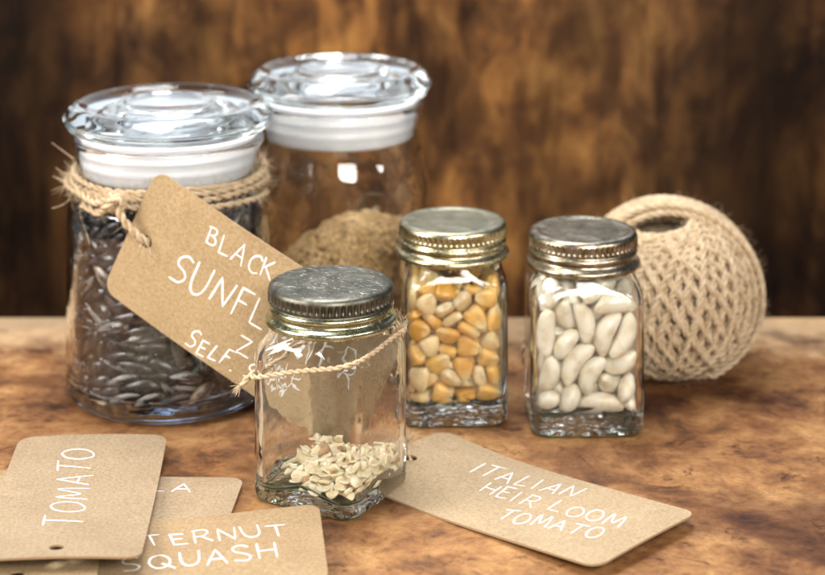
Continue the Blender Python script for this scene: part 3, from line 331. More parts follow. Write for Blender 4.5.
0, -2862, -1634, 3227, 48, 27, -69, -92, 1, -213, -2387, 3004, 58, -36, -99, 41, 2, 1261, -3284, 3489, 33, -38, -116, 14, 0, 2267, -2274, 3291, 73, 84, -19, -58,
1, -1101, 223, 3189, 76, -100, 19, -2, 2, -653, -1577, 3156, 84, -92, -2, 23, 0, 597, 268, 3455, 65, 59, 84, 36, 1, -505, 1489, 3530, 75, -63, 74, -32,
2, 2990, 472, 3285, 1, -53, 103, -52, 0, 2516, 1637, 3474, 42, 44, 109, 22, 1, 815, 2995, 3194, 47, 116, 3, 21, 2, -969, 2664, 3163, 29, 37, 87, 79,
0, -906, 2062, 2992, 80, 52, 67, 51, 1, -2529, 382, 2831, 46, -27, -64, 95, 2, -2669, -1130, 3165, 33, 58, -69, -84, 0, -836, -3345, 3248, 96, 11, -83, 0,
1, 726, -2268, 2867, 53, -73, -77, 44, 2, 1020, -1669, 3135, 64, 89, -57, -28, 0, -872, 175, 3721, 85, 93, -15, -8, 1, -495, -786, 3302, 98, -49, -44, 47,
2, 948, -1384, 3521, 60, 42, -92, 48, 0, -45, 576, 3300, 81, -93, 28, 12, 1, 2555, -727, 3331, 66, -85, 63, -25, 2, 2037, 1978, 2912, 88, 73, 54, 13,
0, 815, 1900, 3139, 74, 75, 62, 33, 1, -10, 2198, 3160, 29, -100, -64, -35, 2, -1881, 1823, 3114, 14, 39, 81, 88, 0, -2867, -119, 3241, 92, -76, -13, 40,
1, -2629, -2152, 3430, 85, 26, -71, -57, 2, 409, -3124, 3233, 59, 78, -71, -41, 0, 1227, -2814, 3427, 66, -46, -98, -6, 1, 2274, -1312, 3047, 72, 58, -87, -6,
2, -1481, -420, 3631, 50, -75, 68, -58, 0, -143, -879, 3572, 54, 90, -32, -64, 1, 2373, 199, 3698, 81, -76, -60, 18, 2, 253, 1301, 3238, 73, 67, -45, 65,
0, 1673, 1520, 3616, 71, -29, 96, -33, 1, 2244, 2083, 3264, 37, -2, 108, -56, 2, 1352, 2448, 3142, 75, 48, 68, 59, 0, -1506, 1914, 3366, 47, 94, 45, 54,
1, -2587, 1576, 3198, 70, -102, 7, -26, 2, -2204, 462, 3062, 19, -24, -90, -85, 0, -2050, -1734, 3357, 66, 41, -79, -62, 1, -603, -2790, 3003, 38, 49, -67, -88,
2, 543, -1575, 3369, 45, 50, -91, 58, 0, 1867, -1473, 3326, 12, -27, -76, -97, 1, -1335, 342, 3585, 86, -46, 76, 28, 2, -1540, -1506, 3750, 68, 85, 48, 45,
0, 1781, -760, 3540, 78, 79, -60, -13, 1, -570, 659, 3313, 29, 36, 93, 73, 2, 2813, -470, 3541, 101, 59, 19, -45, 0, 2860, 991, 3043, 56, 7, 92, -67,
1, 1588, 1929, 3285, 67, 22, -96, -44, 2, -1100, 3086, 3404, 69, 12, 103, 23, 0, -2848, 695, 3512, 52, -102, 17, -53, 1, -2294, -302, 3446, 26, -73, -43, 91,
2, -2304, -2009, 3671, 70, -12, -100, -33, 0, -808, -2996, 3349, 62, 8, -110, 10, 1, 2231, -2255, 3682, 65, 29, -86, -61, 2, 2622, -1508, 3413, 32, 95, 31, -72,
0, -224, 69, 3719, 78, -89, -44, 11, 1, -701, -1405, 3479, 59, -73, -52, 68, 2, 1256, 111, 3476, 41, 114, 36, -11, 0, -387, 1013, 3528, 82, 53, -76, -28,
1, 2421, 91, 3331, 99, 76, -21, -12, 2, 2572, 1189, 3586, 67, 41, 96, 25, 0, 980, 2444, 3452, 78, 99, -6, 11, 1, -494, 2353, 3156, 18, -116, 9, -48,
2, -2098, 1165, 3368, 92, -81, 19, 27, 0, -2734, 477, 3219, 20, -107, -44, 48, 1, -1847, -936, 3473, 86, -86, 35, 15, 2, -509, -2525, 3326, 61, -74, -61, 57,
0, 71, -1476, 3681, 16, -32, 98, -73, 1, 1485, -2245, 3399, 54, 56, 63, 77, 2, -1699, 1198, 3717, 67, -79, -55, 48, 0, -602, -307, 3626, 59, -99, -54, -4,
1, 2584, -1709, 3802, 10, 34, -80, -92, 2, 711, 1976, 3638, 57, -78, 21, -80, 0, 2158, -1450, 3601, 10, 66, 72, 81, 1, 2356, 1090, 3274, 26, -27, 79, -92,
2, 1161, 1562, 3338, 38, 89, 43, 70, 0, 191, 2662, 3364, 47, -1, -117, 9, 1, -1126, 2640, 3531, 59, 32, 85, 66, 2, -824, 3422, 3602, 75, -30, -72, 67,
0, -2973, -1012, 3476, 50, -56, 72, -74, 1, -2221, -1648, 3711, 95, 46, 68, 19, 2, 342, -2627, 3210, 82, 50, -81, 18, 0, 2940, -1963, 3472, 82, 92, -17, -24,]

S = 0.01                      # everything below is written in centimetres
R = math.radians
random.seed(11)
scene = bpy.context.scene
COL = scene.collection

def seeds(key):
    raw = DATA[key]; out = []
    for i in range(0, len(raw), 8):
        r = raw[i:i+8]
        out.append((r[0], Vector(r[1:4])/1000, Quaternion([q/127 for q in r[4:8]]).normalized()))
    return out

# ---------------------------------------------------------------- objects
def mesh_of(verts, faces, mats=None, smooth=True, fix=False, sharp=None):
    m = bpy.data.meshes.new('mesh')
    m.from_pydata([(v[0]*S, v[1]*S, v[2]*S) for v in verts], [], faces)
    if fix:
        bm = bmesh.new(); bm.from_mesh(m); bmesh.ops.recalc_face_normals(bm, faces=bm.faces); bm.to_mesh(m); bm.free()
    if smooth:
        m.polygons.foreach_set('use_smooth', [True]*len(m.polygons))
    if sharp: m.set_sharp_from_angle(angle=R(sharp))
    if mats: m.materials.append(mats)
    m.update()
    return m
def obj(name, mesh, parent=None, loc=(0,0,0), rot=None):
    o = bpy.data.objects.new(name, mesh); COL.objects.link(o)
    o.location = Vector(loc)*S
    if rot is not None:
        o.rotation_mode = 'QUATERNION'; o.rotation_quaternion = rot
    if parent: o.parent = parent
    return o
def tag(o, label=None, cat=None, group=None, kind=None):
    if label: o['label'] = label
    if cat: o['category'] = cat
    if group: o['group'] = group
    if kind: o['kind'] = kind
    return o

# ---------------------------------------------------------------- materials
class NT:
    def __init__(s, name):
        s.m = bpy.data.materials.new(name); s.m.use_nodes = True
        s.t = s.m.node_tree; s.t.nodes.clear()
        s.out = s.n('ShaderNodeOutputMaterial'); s._c = None
    def n(s, typ, **kw):
        d = s.t.nodes.new(typ)
        for k, v in kw.items(): setattr(d, k, v)
        return d
    def l(s, a, b): s.t.links.new(a, b)
    def put(s, sock, v):
        if isinstance(v, bpy.types.NodeSocket): s.l(v, sock)
        else: sock.default_value = v
    def co(s, scale=(1,1,1), rot=(0,0,0), loc=(0,0,0)):
        if s._c is None:
            tc = s.n('ShaderNodeTexCoord'); v = s.n('ShaderNodeVectorMath', operation='SCALE')
            s.l(tc.outputs['Object'], v.inputs[0]); v.inputs['Scale'].default_value = 1/S; s._c = v.outputs[0]
        mp = s.n('ShaderNodeMapping'); s.l(s._c, mp.inputs[0])
        mp.inputs['Scale'].default_value = scale; mp.inputs['Rotation'].default_value = rot; mp.inputs['Location'].default_value = loc
        return mp.outputs[0]
    def noise(s, vec, scale, detail=4, rough=.55, dist=0):
        d = s.n('ShaderNodeTexNoise'); s.l(vec, d.inputs['Vector'])
        d.inputs['Scale'].default_value = scale; d.inputs['Detail'].default_value = detail
        d.inputs['Roughness'].default_value = rough; d.inputs['Distortion'].default_value = dist
        return d.outputs['Fac']
    def ramp(s, fac, stops, interp='LINEAR'):
        d = s.n('ShaderNodeValToRGB'); s.l(fac, d.inputs[0]); cr = d.color_ramp; cr.interpolation = interp
        while len(cr.elements) > 1: cr.elements.remove(cr.elements[-1])
        for i, (p, c) in enumerate(stops):
            e = cr.elements[0] if i == 0 else cr.elements.new(p)
            e.position = p
            e.color = (c[0], c[1], c[2], 1) if isinstance(c, tuple) else (c, c, c, 1)
        return d.outputs['Color']
    def mix(s, f, a, b, mode='MIX'):
        d = s.n('ShaderNodeMix', data_type='RGBA', blend_type=mode)
        s.put(d.inputs[0], f)
        for k, v in ((6, a), (7, b)):
            if isinstance(v, tuple): v = (v[0], v[1], v[2], 1)
            s.put(d.inputs[k], v)
        return d.outputs[2]
    def math(s, op, a, b=0.0, c=0.0):
        d = s.n('ShaderNodeMath', operation=op); s.put(d.inputs[0], a); s.put(d.inputs[1], b); s.put(d.inputs[2], c)
        return d.outputs[0]
    def bump(s, h, strength=.3, dist=.1, normal=None):
        d = s.n('ShaderNodeBump'); s.l(h, d.inputs['Height']); d.inputs['Strength'].default_value = strength
        d.inputs['Distance'].default_value = dist*S
        if normal: s.l(normal, d.inputs['Normal'])
        return d.outputs[0]
    def pbr(s, color, rough=.5, bump=None, **kw):
        p = s.n('ShaderNodeBsdfPrincipled'); s.l(p.outputs[0], s.out.inputs[0])
        if isinstance(color, tuple): color = (color[0], color[1], color[2], 1)
        s.put(p.inputs['Base Color'], color); s.put(p.inputs['Roughness'], rough)
        if bump is not None: s.l(bump, p.inputs['Normal'])
        for k, v in kw.items():
            k = k.replace('_', ' ')
            if isinstance(v, tuple) and len(v) == 3 and 'Radius' not in k: v = (*v, 1)
            s.put(p.inputs[k], v)
        return s.m
MAT = {}
def mats():
    # --- glass
    def glass(nm, bscale, bs, bd, tint, dens, detail=2):
        t = NT(nm); h = t.noise(t.co(), bscale, detail, .4)
        m = t.pbr((.995,.998,.998), 0.0, t.bump(h, bs, bd) if bs else None, Transmission_Weight=1.0, IOR=1.5)
        v = t.n('ShaderNodeVolumeAbsorption'); v.inputs['Color'].default_value = (*tint, 1); v.inputs['Density'].default_value = dens
        t.l(v.outputs[0], t.out.inputs['Volume']); MAT[nm] = m
    glass('clear_glass', .9, .10, .6, (.60,.80,.70), 7)
    glass('blue_reflection_glass', .9, .05, .6, (.42,.66,.92), 8)  # bluish reflections in the big jar's base, put into the glass tint
    glass('lid_glass', 1, 0, 0, (.58,.74,.80), 7)
    glass('base_glass', 2.6, .55, .30, (.60,.80,.70), 7, 1)
    # --- milky plastic seal
    t = NT('milky_plastic')
    MAT['seal'] = t.pbr((.93,.95,1.0), .28, Transmission_Weight=.15, IOR=1.45, Subsurface_Weight=.5,
                        Subsurface_Radius=(.01,.01,.012), Subsurface_Scale=.4)
    # --- table: oiled burl
    t = NT('burl_wood')
    c0 = t.co((.8,.85,1), rot=(0,0,R(24)))
    warp = t.n('ShaderNodeTexNoise'); t.l(c0, warp.inputs['Vector']); warp.inputs['Scale'].default_value = .30; warp.inputs['Detail'].default_value = 4
    ad = t.n('ShaderNodeVectorMath', operation='MULTIPLY_ADD'); t.l(warp.outputs['Color'], ad.inputs[0]); ad.inputs[1].default_value = (1.3,1.3,0); t.l(c0, ad.inputs[2])
    w = ad.outputs[0]
    big = t.noise(w, .13, 5, .6, .2); mid = t.noise(w, .40, 10, .70, .15); fine = t.noise(w, 2.6, 9, .78, .2); speck = t.noise(w, 1.1, 9, .76, .5); hue = t.noise(c0, .22, 3, .5, 0)
    base = t.ramp(mid, [(.30,(.052,.022,.011)),(.39,(.155,.070,.030)),(.48,(.30,.145,.055)),(.58,(.44,.245,.098)),(.72,(.62,.41,.20))])
    base = t.mix(t.ramp(hue, [(.42,0.0),(.62,.7)]), base, t.mix(1.0, base, (.74,.68,.68), 'MULTIPLY'))
    bigc = t.ramp(big, [(.38,(.36,.29,.28)),(.47,(.74,.68,.66)),(.56,(1,1,1))])
    c = t.mix(1.0, base, bigc, 'MULTIPLY')
    finec = t.ramp(fine, [(.32,(.46,.38,.34)),(.45,(.92,.89,.87)),(.56,(1.05,1.04,1.02)),(.7,(1.3,1.25,1.2))])
    c = t.mix(.9, c, finec, 'MULTIPLY')
    sp = t.ramp(speck, [(.33,(.16,.12,.11)),(.39,(.56,.49,.47)),(.44,(1,1,1))])
    c = t.mix(.9, c, sp, 'MULTIPLY')
    c = t.mix(1.0, c, (.90,.88,.86), 'MULTIPLY')
    rg = t.ramp(fine, [(.3,.66),(.7,.50)])
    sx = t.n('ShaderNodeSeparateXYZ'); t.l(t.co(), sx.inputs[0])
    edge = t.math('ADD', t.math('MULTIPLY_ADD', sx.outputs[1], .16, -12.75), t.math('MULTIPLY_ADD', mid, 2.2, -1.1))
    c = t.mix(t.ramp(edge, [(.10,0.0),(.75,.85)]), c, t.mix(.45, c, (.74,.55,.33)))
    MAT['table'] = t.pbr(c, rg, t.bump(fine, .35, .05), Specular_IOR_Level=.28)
    # --- backdrop: dark stained plank, vertical figure
    t = NT('dark_stained_wood')
    c0 = t.co((1,1,.55), rot=(0,R(14),0))
    warp = t.n('ShaderNodeTexNoise'); t.l(c0, warp.inputs['Vector']); warp.inputs['Scale'].default_value = .16; warp.inputs['Detail'].default_value = 3
    ad = t.n('ShaderNodeVectorMath', operation='MULTIPLY_ADD'); t.l(warp.outputs['Color'], ad.inputs[0]); ad.inputs[1].default_value = (5,0,5); t.l(c0, ad.inputs[2])
    w = ad.outputs[0]
    a = t.noise(w, .42, 5, .62, .2); b = t.noise(w, .13, 2, .5); g = t.noise(t.co((1,1,.14), rot=(0,R(10),0)), .95, 3, .6, .5)
    base = t.ramp(a, [(.32,(.026,.013,.007)),(.46,(.080,.038,.015)),(.57,(.175,.085,.028)),(.71,(.31,.165,.052))])
    bc = t.ramp(b, [(.38,(.40,.40,.42)),(.50,(.82,.80,.78)),(.60,(1.1,1.08,1.05))])
    c = t.mix(1.0, base, bc, 'MULTIPLY')
    c = t.mix(.75, c, t.ramp(g, [(.36,(.46,.39,.37)),(.48,(1,1,1)),(.64,(1.2,1.12,1.05))]), 'MULTIPLY')
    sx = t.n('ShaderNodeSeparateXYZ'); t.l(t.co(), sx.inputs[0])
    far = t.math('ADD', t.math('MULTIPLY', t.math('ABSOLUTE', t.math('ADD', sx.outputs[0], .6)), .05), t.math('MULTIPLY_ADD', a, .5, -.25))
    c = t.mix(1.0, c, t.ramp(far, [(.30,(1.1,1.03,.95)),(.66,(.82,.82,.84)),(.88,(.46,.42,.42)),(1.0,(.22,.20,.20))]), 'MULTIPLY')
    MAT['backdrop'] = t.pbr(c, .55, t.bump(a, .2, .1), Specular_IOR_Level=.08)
    # --- kraft board
    for nm, k in (('kraft', (.80,.82,.74)), ('kraft_grey', (.68,.73,.76)), ('kraft_light', (.84,.90,.92)), ('kraft_brown', (.72,.72,.66))):
        t = NT(nm+'_board'); v = t.co(loc=(k[0]*40,0,0))
        f1 = t.noise(v, 9, 6, .7); f2 = t.noise(v, .5, 3, .5); f3 = t.noise(t.co((1,6,1)), 5, 3, .6); f4 = t.noise(v, 3.0, 4, .7)
        c = t.ramp(f1, [(.3,(.33*k[0],.215*k[1],.118*k[2])),(.5,(.45*k[0],.31*k[1],.185*k[2])),(.7,(.55*k[0],.40*k[1],.26*k[2]))])
        c = t.mix(.6, c, t.ramp(f2, [(.35,(.84,.82,.80)),(.6,(1,1,1))]), 'MULTIPLY')
        c = t.mix(.4, c, t.ramp(f3, [(.3,(.72,.68,.66)),(.45,(1,1,1))]), 'MULTIPLY')
        c = t.mix(.35, c, t.ramp(f4, [(.24,(.35,.3,.28)),(.30,(1,1,1))]), 'MULTIPLY')
        MAT[nm] = t.pbr(c, .82, t.bump(f1, .25, .02), Specular_IOR_Level=.25)
    t = NT('kraft_edge'); MAT['kraft_edge'] = t.pbr((.30,.19,.10), .9)
    t = NT('white_ink'); f = t.noise(t.co(), 8, 4, .6)
    MAT['ink'] = t.pbr(t.ramp(f, [(.3,(.62,.60,.57)),(.5,(.80,.80,.79))]), .6)
    # --- jute
    for nm, k in (('jute', .86), ('jute_ball', .80), ('jute_core', .5)):
        t = NT(nm); v = t.co()
        f = t.noise(v, 3, 5, .7); g = t.noise(v, 14, 3, .6)
        c = t.ramp(f, [(.3,(.42*k,.29*k,.165*k)),(.5,(.62*k,.47*k,.30*k)),(.7,(.76*k,.62*k,.44*k))])
        c = t.mix(.5, c, t.ramp(g, [(.3,(.6,.55,.5)),(.55,(1,1,1))]), 'MULTIPLY')
        MAT[nm] = t.pbr(c, .85, t.bump(g, .6, .04), Specular_IOR_Level=.2, Subsurface_Weight=.0)
    # --- metals of the three caps
    def metal(nm, ca, cb, cc, r0, r1, fleck, rust, metallic=1.0, crown=False):
        t = NT(nm); v = t.co()
        n1 = t.noise(v, 1.3, 5, .65, .5); n2 = t.noise(v, 6, 5, .7); n3 = t.noise(t.co((1,4.5,1), rot=(0,0,R(-62))), 3.2, 4, .65)
        c = t.ramp(n1, [(.35,ca),(.5,cb),(.65,cc)])
        fl = t.ramp(n3, [(.60,0.0),(.66,1.0)]); fl2 = t.ramp(n2, [(.65,0.0),(.69,1.0)])
        ff = t.math('MULTIPLY', t.math('MAXIMUM', fl, fl2), fleck)
        if crown:
            sz = t.n('ShaderNodeSeparateXYZ'); t.l(v, sz.inputs[0]); ff = t.math('MULTIPLY', ff, t.ramp(sz.outputs[2], [(0.0,0.12),(.999,0.12)]) if False else t.math('GREATER_THAN', sz.outputs[2], 1.385))
        c = t.mix(ff, c, (.80,.78,.70))
        ru = t.math('MULTIPLY', t.ramp(n2, [(.34,1.0),(.40,0.0)]), rust)
        c = t.mix(ru, c, (.10,.055,.025))
        rr = t.math('ADD', t.ramp(n2, [(.3,r0),(.7,r1)]), t.math('MULTIPLY', ru, .35))
        mt = t.math('SUBTRACT', metallic, t.math('MULTIPLY', ru, .8))
        mt = t.math('SUBTRACT', mt, t.math('MULTIPLY', ff, .6))
        return t.pbr(c, rr, t.bump(n2, .12, .02), Metallic=mt)
    MAT['cap_dark'] = metal('weathered_pewter', (.075,.072,.056), (.13,.124,.098), (.21,.20,.165), .36, .55, .85, .5, crown=True)
    MAT['cap_dark_bead'] = metal('brassy_bead', (.26,.27,.15), (.40,.40,.25), (.55,.54,.40), .16, .34, .4, .55)
    MAT['cap_gold'] = metal('gold_tinted_tin', (.36,.31,.17), (.48,.43,.27), (.60,.56,.40), .20, .36, .10, .25)
    MAT['cap_gold_top'] = metal('dull_tin', (.22,.20,.14), (.30,.28,.20), (.40,.37,.28), .38, .52, .1, .15)
    MAT['cap_silver'] = metal('tarnished_silver_tin', (.17,.135,.085), (.30,.26,.185), (.50,.46,.38), .20, .40, .2, .9)
    # --- seeds
    t = NT('bean_skin'); n1 = t.noise(t.co(), 2, 3, .5)
    MAT['bean'] = t.pbr(t.ramp(n1, [(.35,(.70,.61,.44)),(.55,(.87,.81,.67))]), .30, Subsurface_Weight=.25, Subsurface_Radius=(.01,.008,.005), Subsurface_Scale=.3)
    t = NT('yellow_bean_skin'); n1 = t.noise(t.co(), 2, 3, .5)
    MAT['bean_yellow'] = t.pbr(t.ramp(n1, [(.35,(.62,.46,.14)),(.6,(.76,.66,.36))]), .32)
    def kern(nm, tip, body, crown):
        t = NT(nm)
        sx = t.n('ShaderNodeSeparateXYZ'); t.l(t.co(), sx.inputs[0])
        n1 = t.noise(t.co(), 3.5, 4, .6)
        z = t.math('ADD', t.math('MULTIPLY_ADD', sx.outputs[2], 1.0, .5), t.math('MULTIPLY_ADD', n1, .5, -.25))
        c = t.ramp(z, [(.05,tip),(.42,body),(.72,body),(.95,crown)])
        c = t.mix(.5, c, t.ramp(n1, [(.35,(.72,.62,.5)),(.55,(1,1,1))]), 'MULTIPLY')
        return t.pbr(c, .36, t.bump(n1, .35, .06), Subsurface_Weight=.3, Subsurface_Radius=(.012,.008,.004), Subsurface_Scale=.3)
    MAT['corn0'] = kern('cream_kernel', (.70,.54,.28), (.82,.64,.34), (.86,.75,.52))
    MAT['corn1'] = kern('golden_kernel', (.84,.70,.42), (.80,.48,.12), (.84,.64,.30))
    MAT['corn2'] = kern('orange_kernel', (.76,.55,.25), (.70,.37,.06), (.76,.46,.13))
    for i, (a_, b_) in enumerate((((.012,.012,.013), (.06,.06,.062)), ((.010,.009,.009), (.21,.205,.195)), ((.05,.04,.03), (.36,.30,.22)))):
        t = NT(('black_hull','striped_hull','pale_hull')[i])
        n1 = t.noise(t.co((5,5,.5)), 1.2, 3, .5); n2 = t.noise(t.co(), 5, 3, .6)
        c = t.ramp(n1, [(.50,a_),(.58,b_)])
        MAT['sun%d' % i] = t.pbr(c, t.ramp(n2, [(.3,.22),(.7,.40)]), t.bump(n1, .4, .05), Specular_IOR_Level=.6)
    t = NT('tomato_seed_skin'); n1 = t.noise(t.co(), 5, 4, .6)
    MAT['tom'] = t.pbr(t.ramp(n1, [(.3,(.72,.52,.26)),(.5,(.90,.76,.50)),(.7,(.95,.86,.66))]), .6, t.bump(n1, .5, .04), Subsurface_Weight=.2, Subsurface_Radius=(.01,.007,.004), Subsurface_Scale=.2)
    t = NT('brown_tomato_seed_skin'); n1 = t.noise(t.co(), 5, 4, .6)
    MAT['tom_brown'] = t.pbr(t.ramp(n1, [(.3,(.30,.15,.06)),(.6,(.50,.30,.14))]), .6)
    t = NT('millet'); n1 = t.noise(t.co(), 3.2, 5, .75)
    MAT['millet'] = t.pbr(t.ramp(n1, [(.35,(.14,.075,.026)),(.5,(.40,.24,.09)),(.65,(.66,.46,.21))]), .6)
mats()

# ---------------------------------------------------------------- shape helpers
def chaikin(p, n=2, keep=()):
    for _ in range(n):
        q = [p[0]]
        for a, b in zip(p, p[1:]):
            q.append((a[0]*.75+b[0]*.25, a[1]*.75+b[1]*.25)); q.append((a[0]*.25+b[0]*.75, a[1]*.25+b[1]*.75))
        q.append(p[-1]); p = q
    return p
def revolve(prof, n=96, rf=None, wob=0):
    """profile of (r, z), the ends on the axis or joined to each other; rf(r, z, angle) may reshape the radius"""
    vs, rows = [], []
    for r, z in prof:
        if r < 1e-6:
            rows.append([len(vs)]); vs.append((0, 0, z)); continue
        row = []
        for i in range(n):
            a = 2*math.pi*i/n; rr = rf(r, z, a) if rf else r
            row.append(len(vs)); vs.append((rr*math.cos(a), rr*math.sin(a), z))
        rows.append(row)
    fs = []
    closed = len(rows[0]) > 1
    for k in range(len(rows) - (0 if closed else 1)):
        A, B = rows[k], rows[(k+1) % len(rows)]
        if len(A) == 1 and len(B) == 1: continue
        for i in range(n):
            j = (i+1) % n
            if len(A) == 1: fs.append((A[0], B[j], B[i]))
            elif len(B) == 1: fs.append((A[i], A[j], B[0]))
            else: fs.append((A[i], A[j], B[j], B[i]))
    return vs, fs
def rsq(hw, r, a):
    """distance from the centre to a rounded square in direction a"""
    a = (a + math.pi/4) % (math.pi/2) - math.pi/4; a = abs(a); c = hw - r
    if hw*math.tan(a) <= c: return hw/math.cos(a)
    b = c*(math.cos(a)+math.sin(a)); return b + math.sqrt(max(0, b*b-(2*c*c-r*r)))
def loft(levels, n=128, wob=None):
    """levels of (z, half width, corner radius, bow); first and last are closed by a fan"""
    vs, fs, rows = [], [], []
    for k, (z, hw, r, bow) in enumerate(levels):
        row = []
        for i in range(n):
            a = 2*math.pi*i/n; d = rsq(hw, min(r, hw*.9999), a)
            x, y = d*math.cos(a), d*math.sin(a)
            if wob: w = wob(x, y, z, k); x *= 1+w; y *= 1+w
            row.append(len(vs)); vs.append((x, y, z + bow*math.cos(4*a)))
        rows.append(row)
    for A, B in zip(rows, rows[1:]):
        for i in range(n):
            j = (i+1) % n; fs.append((A[i], A[j], B[j], B[i]))
    for row, e in ((rows[0], levels[0]), (rows[-1], levels[-1])):
        c = len(vs); vs.append((0, 0, e[0]))
        for i in range(n): fs.append((row[i], row[(i+1) % n], c))
    return vs, fs
def chaik4(L, n=1):
    for _ in range(n):
        q = [L[0]]
        for a, b in zip(L, L[1:]):
            q.append(tuple(u*.75+v*.25 for u, v in zip(a, b))); q.append(tuple(u*.25+v*.75 for u, v in zip(a, b)))
        q.append(L[-1]); L = q
    return L
def smooth_path(pts, step=.06, closed=False):
    pts = [Vector(p) for p in pts]; out = []; n = len(pts)
    for i in range(n if closed else n-1):
        if closed: p0, p1, p2, p3 = pts[i-1], pts[i], pts[(i+1) % n], pts[(i+2) % n]
        else: p0, p1, p2, p3 = pts[max(0, i-1)], pts[i], pts[i+1], pts[min(n-1, i+2)]
        k = max(1, int((p2-p1).length/step))
        for j in range(k):
            t = j/k
            out.append(.5*((2*p1)+(p2-p0)*t+(2*p0-5*p1+4*p2-p3)*t*t+(3*p1-p0-3*p2+p3)*t**3))
    if not closed: out.append(pts[-1])
    return out
def frames(path):
    T = []; n = len(path)
    for i in range(n):
        d = path[min(n-1, i+1)]-path[max(0, i-1)]; T.append(d.normalized() if d.length > 1e-9 else Vector((1,0,0)))
    u = T[0].orthogonal().normalized(); F = []
    for i in range(n):
        u = (u - T[i]*u.dot(T[i])); u = u.normalized() if u.length > 1e-6 else T[i].orthogonal().normalized()
        F.append((T[i], u, T[i].cross(u)))
    return F
def tube(vs, fs, path, rad, sides=6, cap=True):
    F = frames(path); b0 = len(vs); n = len(path)
    for i, (p, (t, u, v)) in enumerate(zip(path, F)):
        r = rad(i/(n-1)) if callable(rad) else rad
        for s in range(sides):
            a = 2*math.pi*s/sides; vs.append(p + (u*math.cos(a)+v*math.sin(a))*r)
    for i in range(n-1):
        for s in range(sides):
            a = b0+i*sides+s; b = b0+i*sides+(s+1) % sides
            fs.append((a, b, b+sides, a+sides))
    if cap:
        fs.append(tuple(b0+s for s in range(sides))[::-1]); fs.append(tuple(b0+(n-1)*sides+s for s in range(sides)))
def rope(vs, fs, path, R_, pitch=.9, plies=2, sides=6, twist0=0, fuzz=0, fl=.5, fr=.008, rnd=random):
    F = frames(path); L = 0; off = [twist0]
    for a, b in zip(path, path[1:]): L += (b-a).length; off.append(twist0 + 2*math.pi*L/pitch)
    pr = {2:.56, 3:.50}[plies]; oo = {2:.46, 3:.55}[plies]
    for k in range(plies):
        q = []
        for p, (t, u, v), w in zip(path, F, off):
            a = w + 2*math.pi*k/plies; q.append(p + (u*math.cos(a)+v*math.sin(a))*R_*oo)
        tube(vs, fs, q, R_*pr, sides)
    hairs(vs, fs, path, F, R_, int(fuzz*L), fl, fr, rnd)
def hairs(vs, fs, path, F, R_, n, fl=.5, fr=.008, rnd=random):
    for _ in range(n):
        i = rnd.randrange(len(path)); t, u, v = F[i]; a = rnd.uniform(0, 6.283)
        o = u*math.cos(a)+v*math.sin(a); p = path[i] + o*R_*.85
        d = (o*rnd.uniform(.25,1) + t*rnd.uniform(-1,1)).normalized(); l = fl*rnd.uniform(.2,1)
        c = Vector((rnd.uniform(-1,1), rnd.uniform(-1,1), rnd.uniform(-1,1)))*l*.35
        pts = [p, p+d*l*.35+c*.1, p+d*l*.7+c*.45, p+d*l+c]
        tube(vs, fs, pts, lambda s: fr*(1-.7*s), 3, False)

# ---------------------------------------------------------------- camera model (a level view camera with its lens shifted)
CH, FP, YH, CX = 27.5, 1900.0, -290.0, 412.5
def X_at(px, d): return (px-CX)*d/FP
def Z_at(py, d): return CH - (py-YH)*d/FP
def ray(px, py): return Vector(((px-CX)/FP, 1, -(py-YH)/FP))
def on_z(px, py, z): r = ray(px, py); return Vector((0,0,CH)) + r*((z-CH)/r.z)
def on_plane(px, py, P, N): r = ray(px, py); O = Vector((0,0,CH)); return O + r*((P-O).dot(N)/r.dot(N))
cam = bpy.data.cameras.new('camera'); cam_o = bpy.data.objects.new('camera', cam); COL.objects.link(cam_o)
cam_o.location = (0, 0, CH*S); cam_o.rotation_euler = (R(90), 0, 0)
cam.sensor_width = 36; cam.lens = FP/825*36; cam.shift_y = -(287.5-YH)/825
cam.clip_start = .02; cam.clip_end = 20
cam.dof.use_dof = True; cam.dof.focus_distance = 65.8*S; cam.dof.aperture_fstop = 9.0; cam.dof.aperture_blades = 9
scene.camera = cam_o

# ---------------------------------------------------------------- setting
def board(name, x0, x1, y0, y1, z0, z1, mat, bev=.15):
    bm = bmesh.new(); bmesh.ops.create_cube(bm, size=1)
    for v in bm.verts: v.co = Vector(((x0+x1)/2+v.co.x*(x1-x0), (y0+y1)/2+v.co.y*(y1-y0), (z0+z1)/2+v.co.z*(z1-z0)))*S
    bmesh.ops.bevel(bm, geom=bm.edges[:], offset=bev*S, segments=3, affect='EDGES', profile=.5)
    m = bpy.data.meshes.new(name); bm.to_mesh(m); bm.free(); m.materials.append(mat)
    o = bpy.data.objects.new(name, m); COL.objects.link(o); return o
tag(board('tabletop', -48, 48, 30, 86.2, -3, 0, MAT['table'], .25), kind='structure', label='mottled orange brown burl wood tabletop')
tag(board('backdrop', -46, 46, 100, 102, -25, 16.5, MAT['backdrop'], .1), kind='structure', label='dark brown stained wooden board behind the jars')

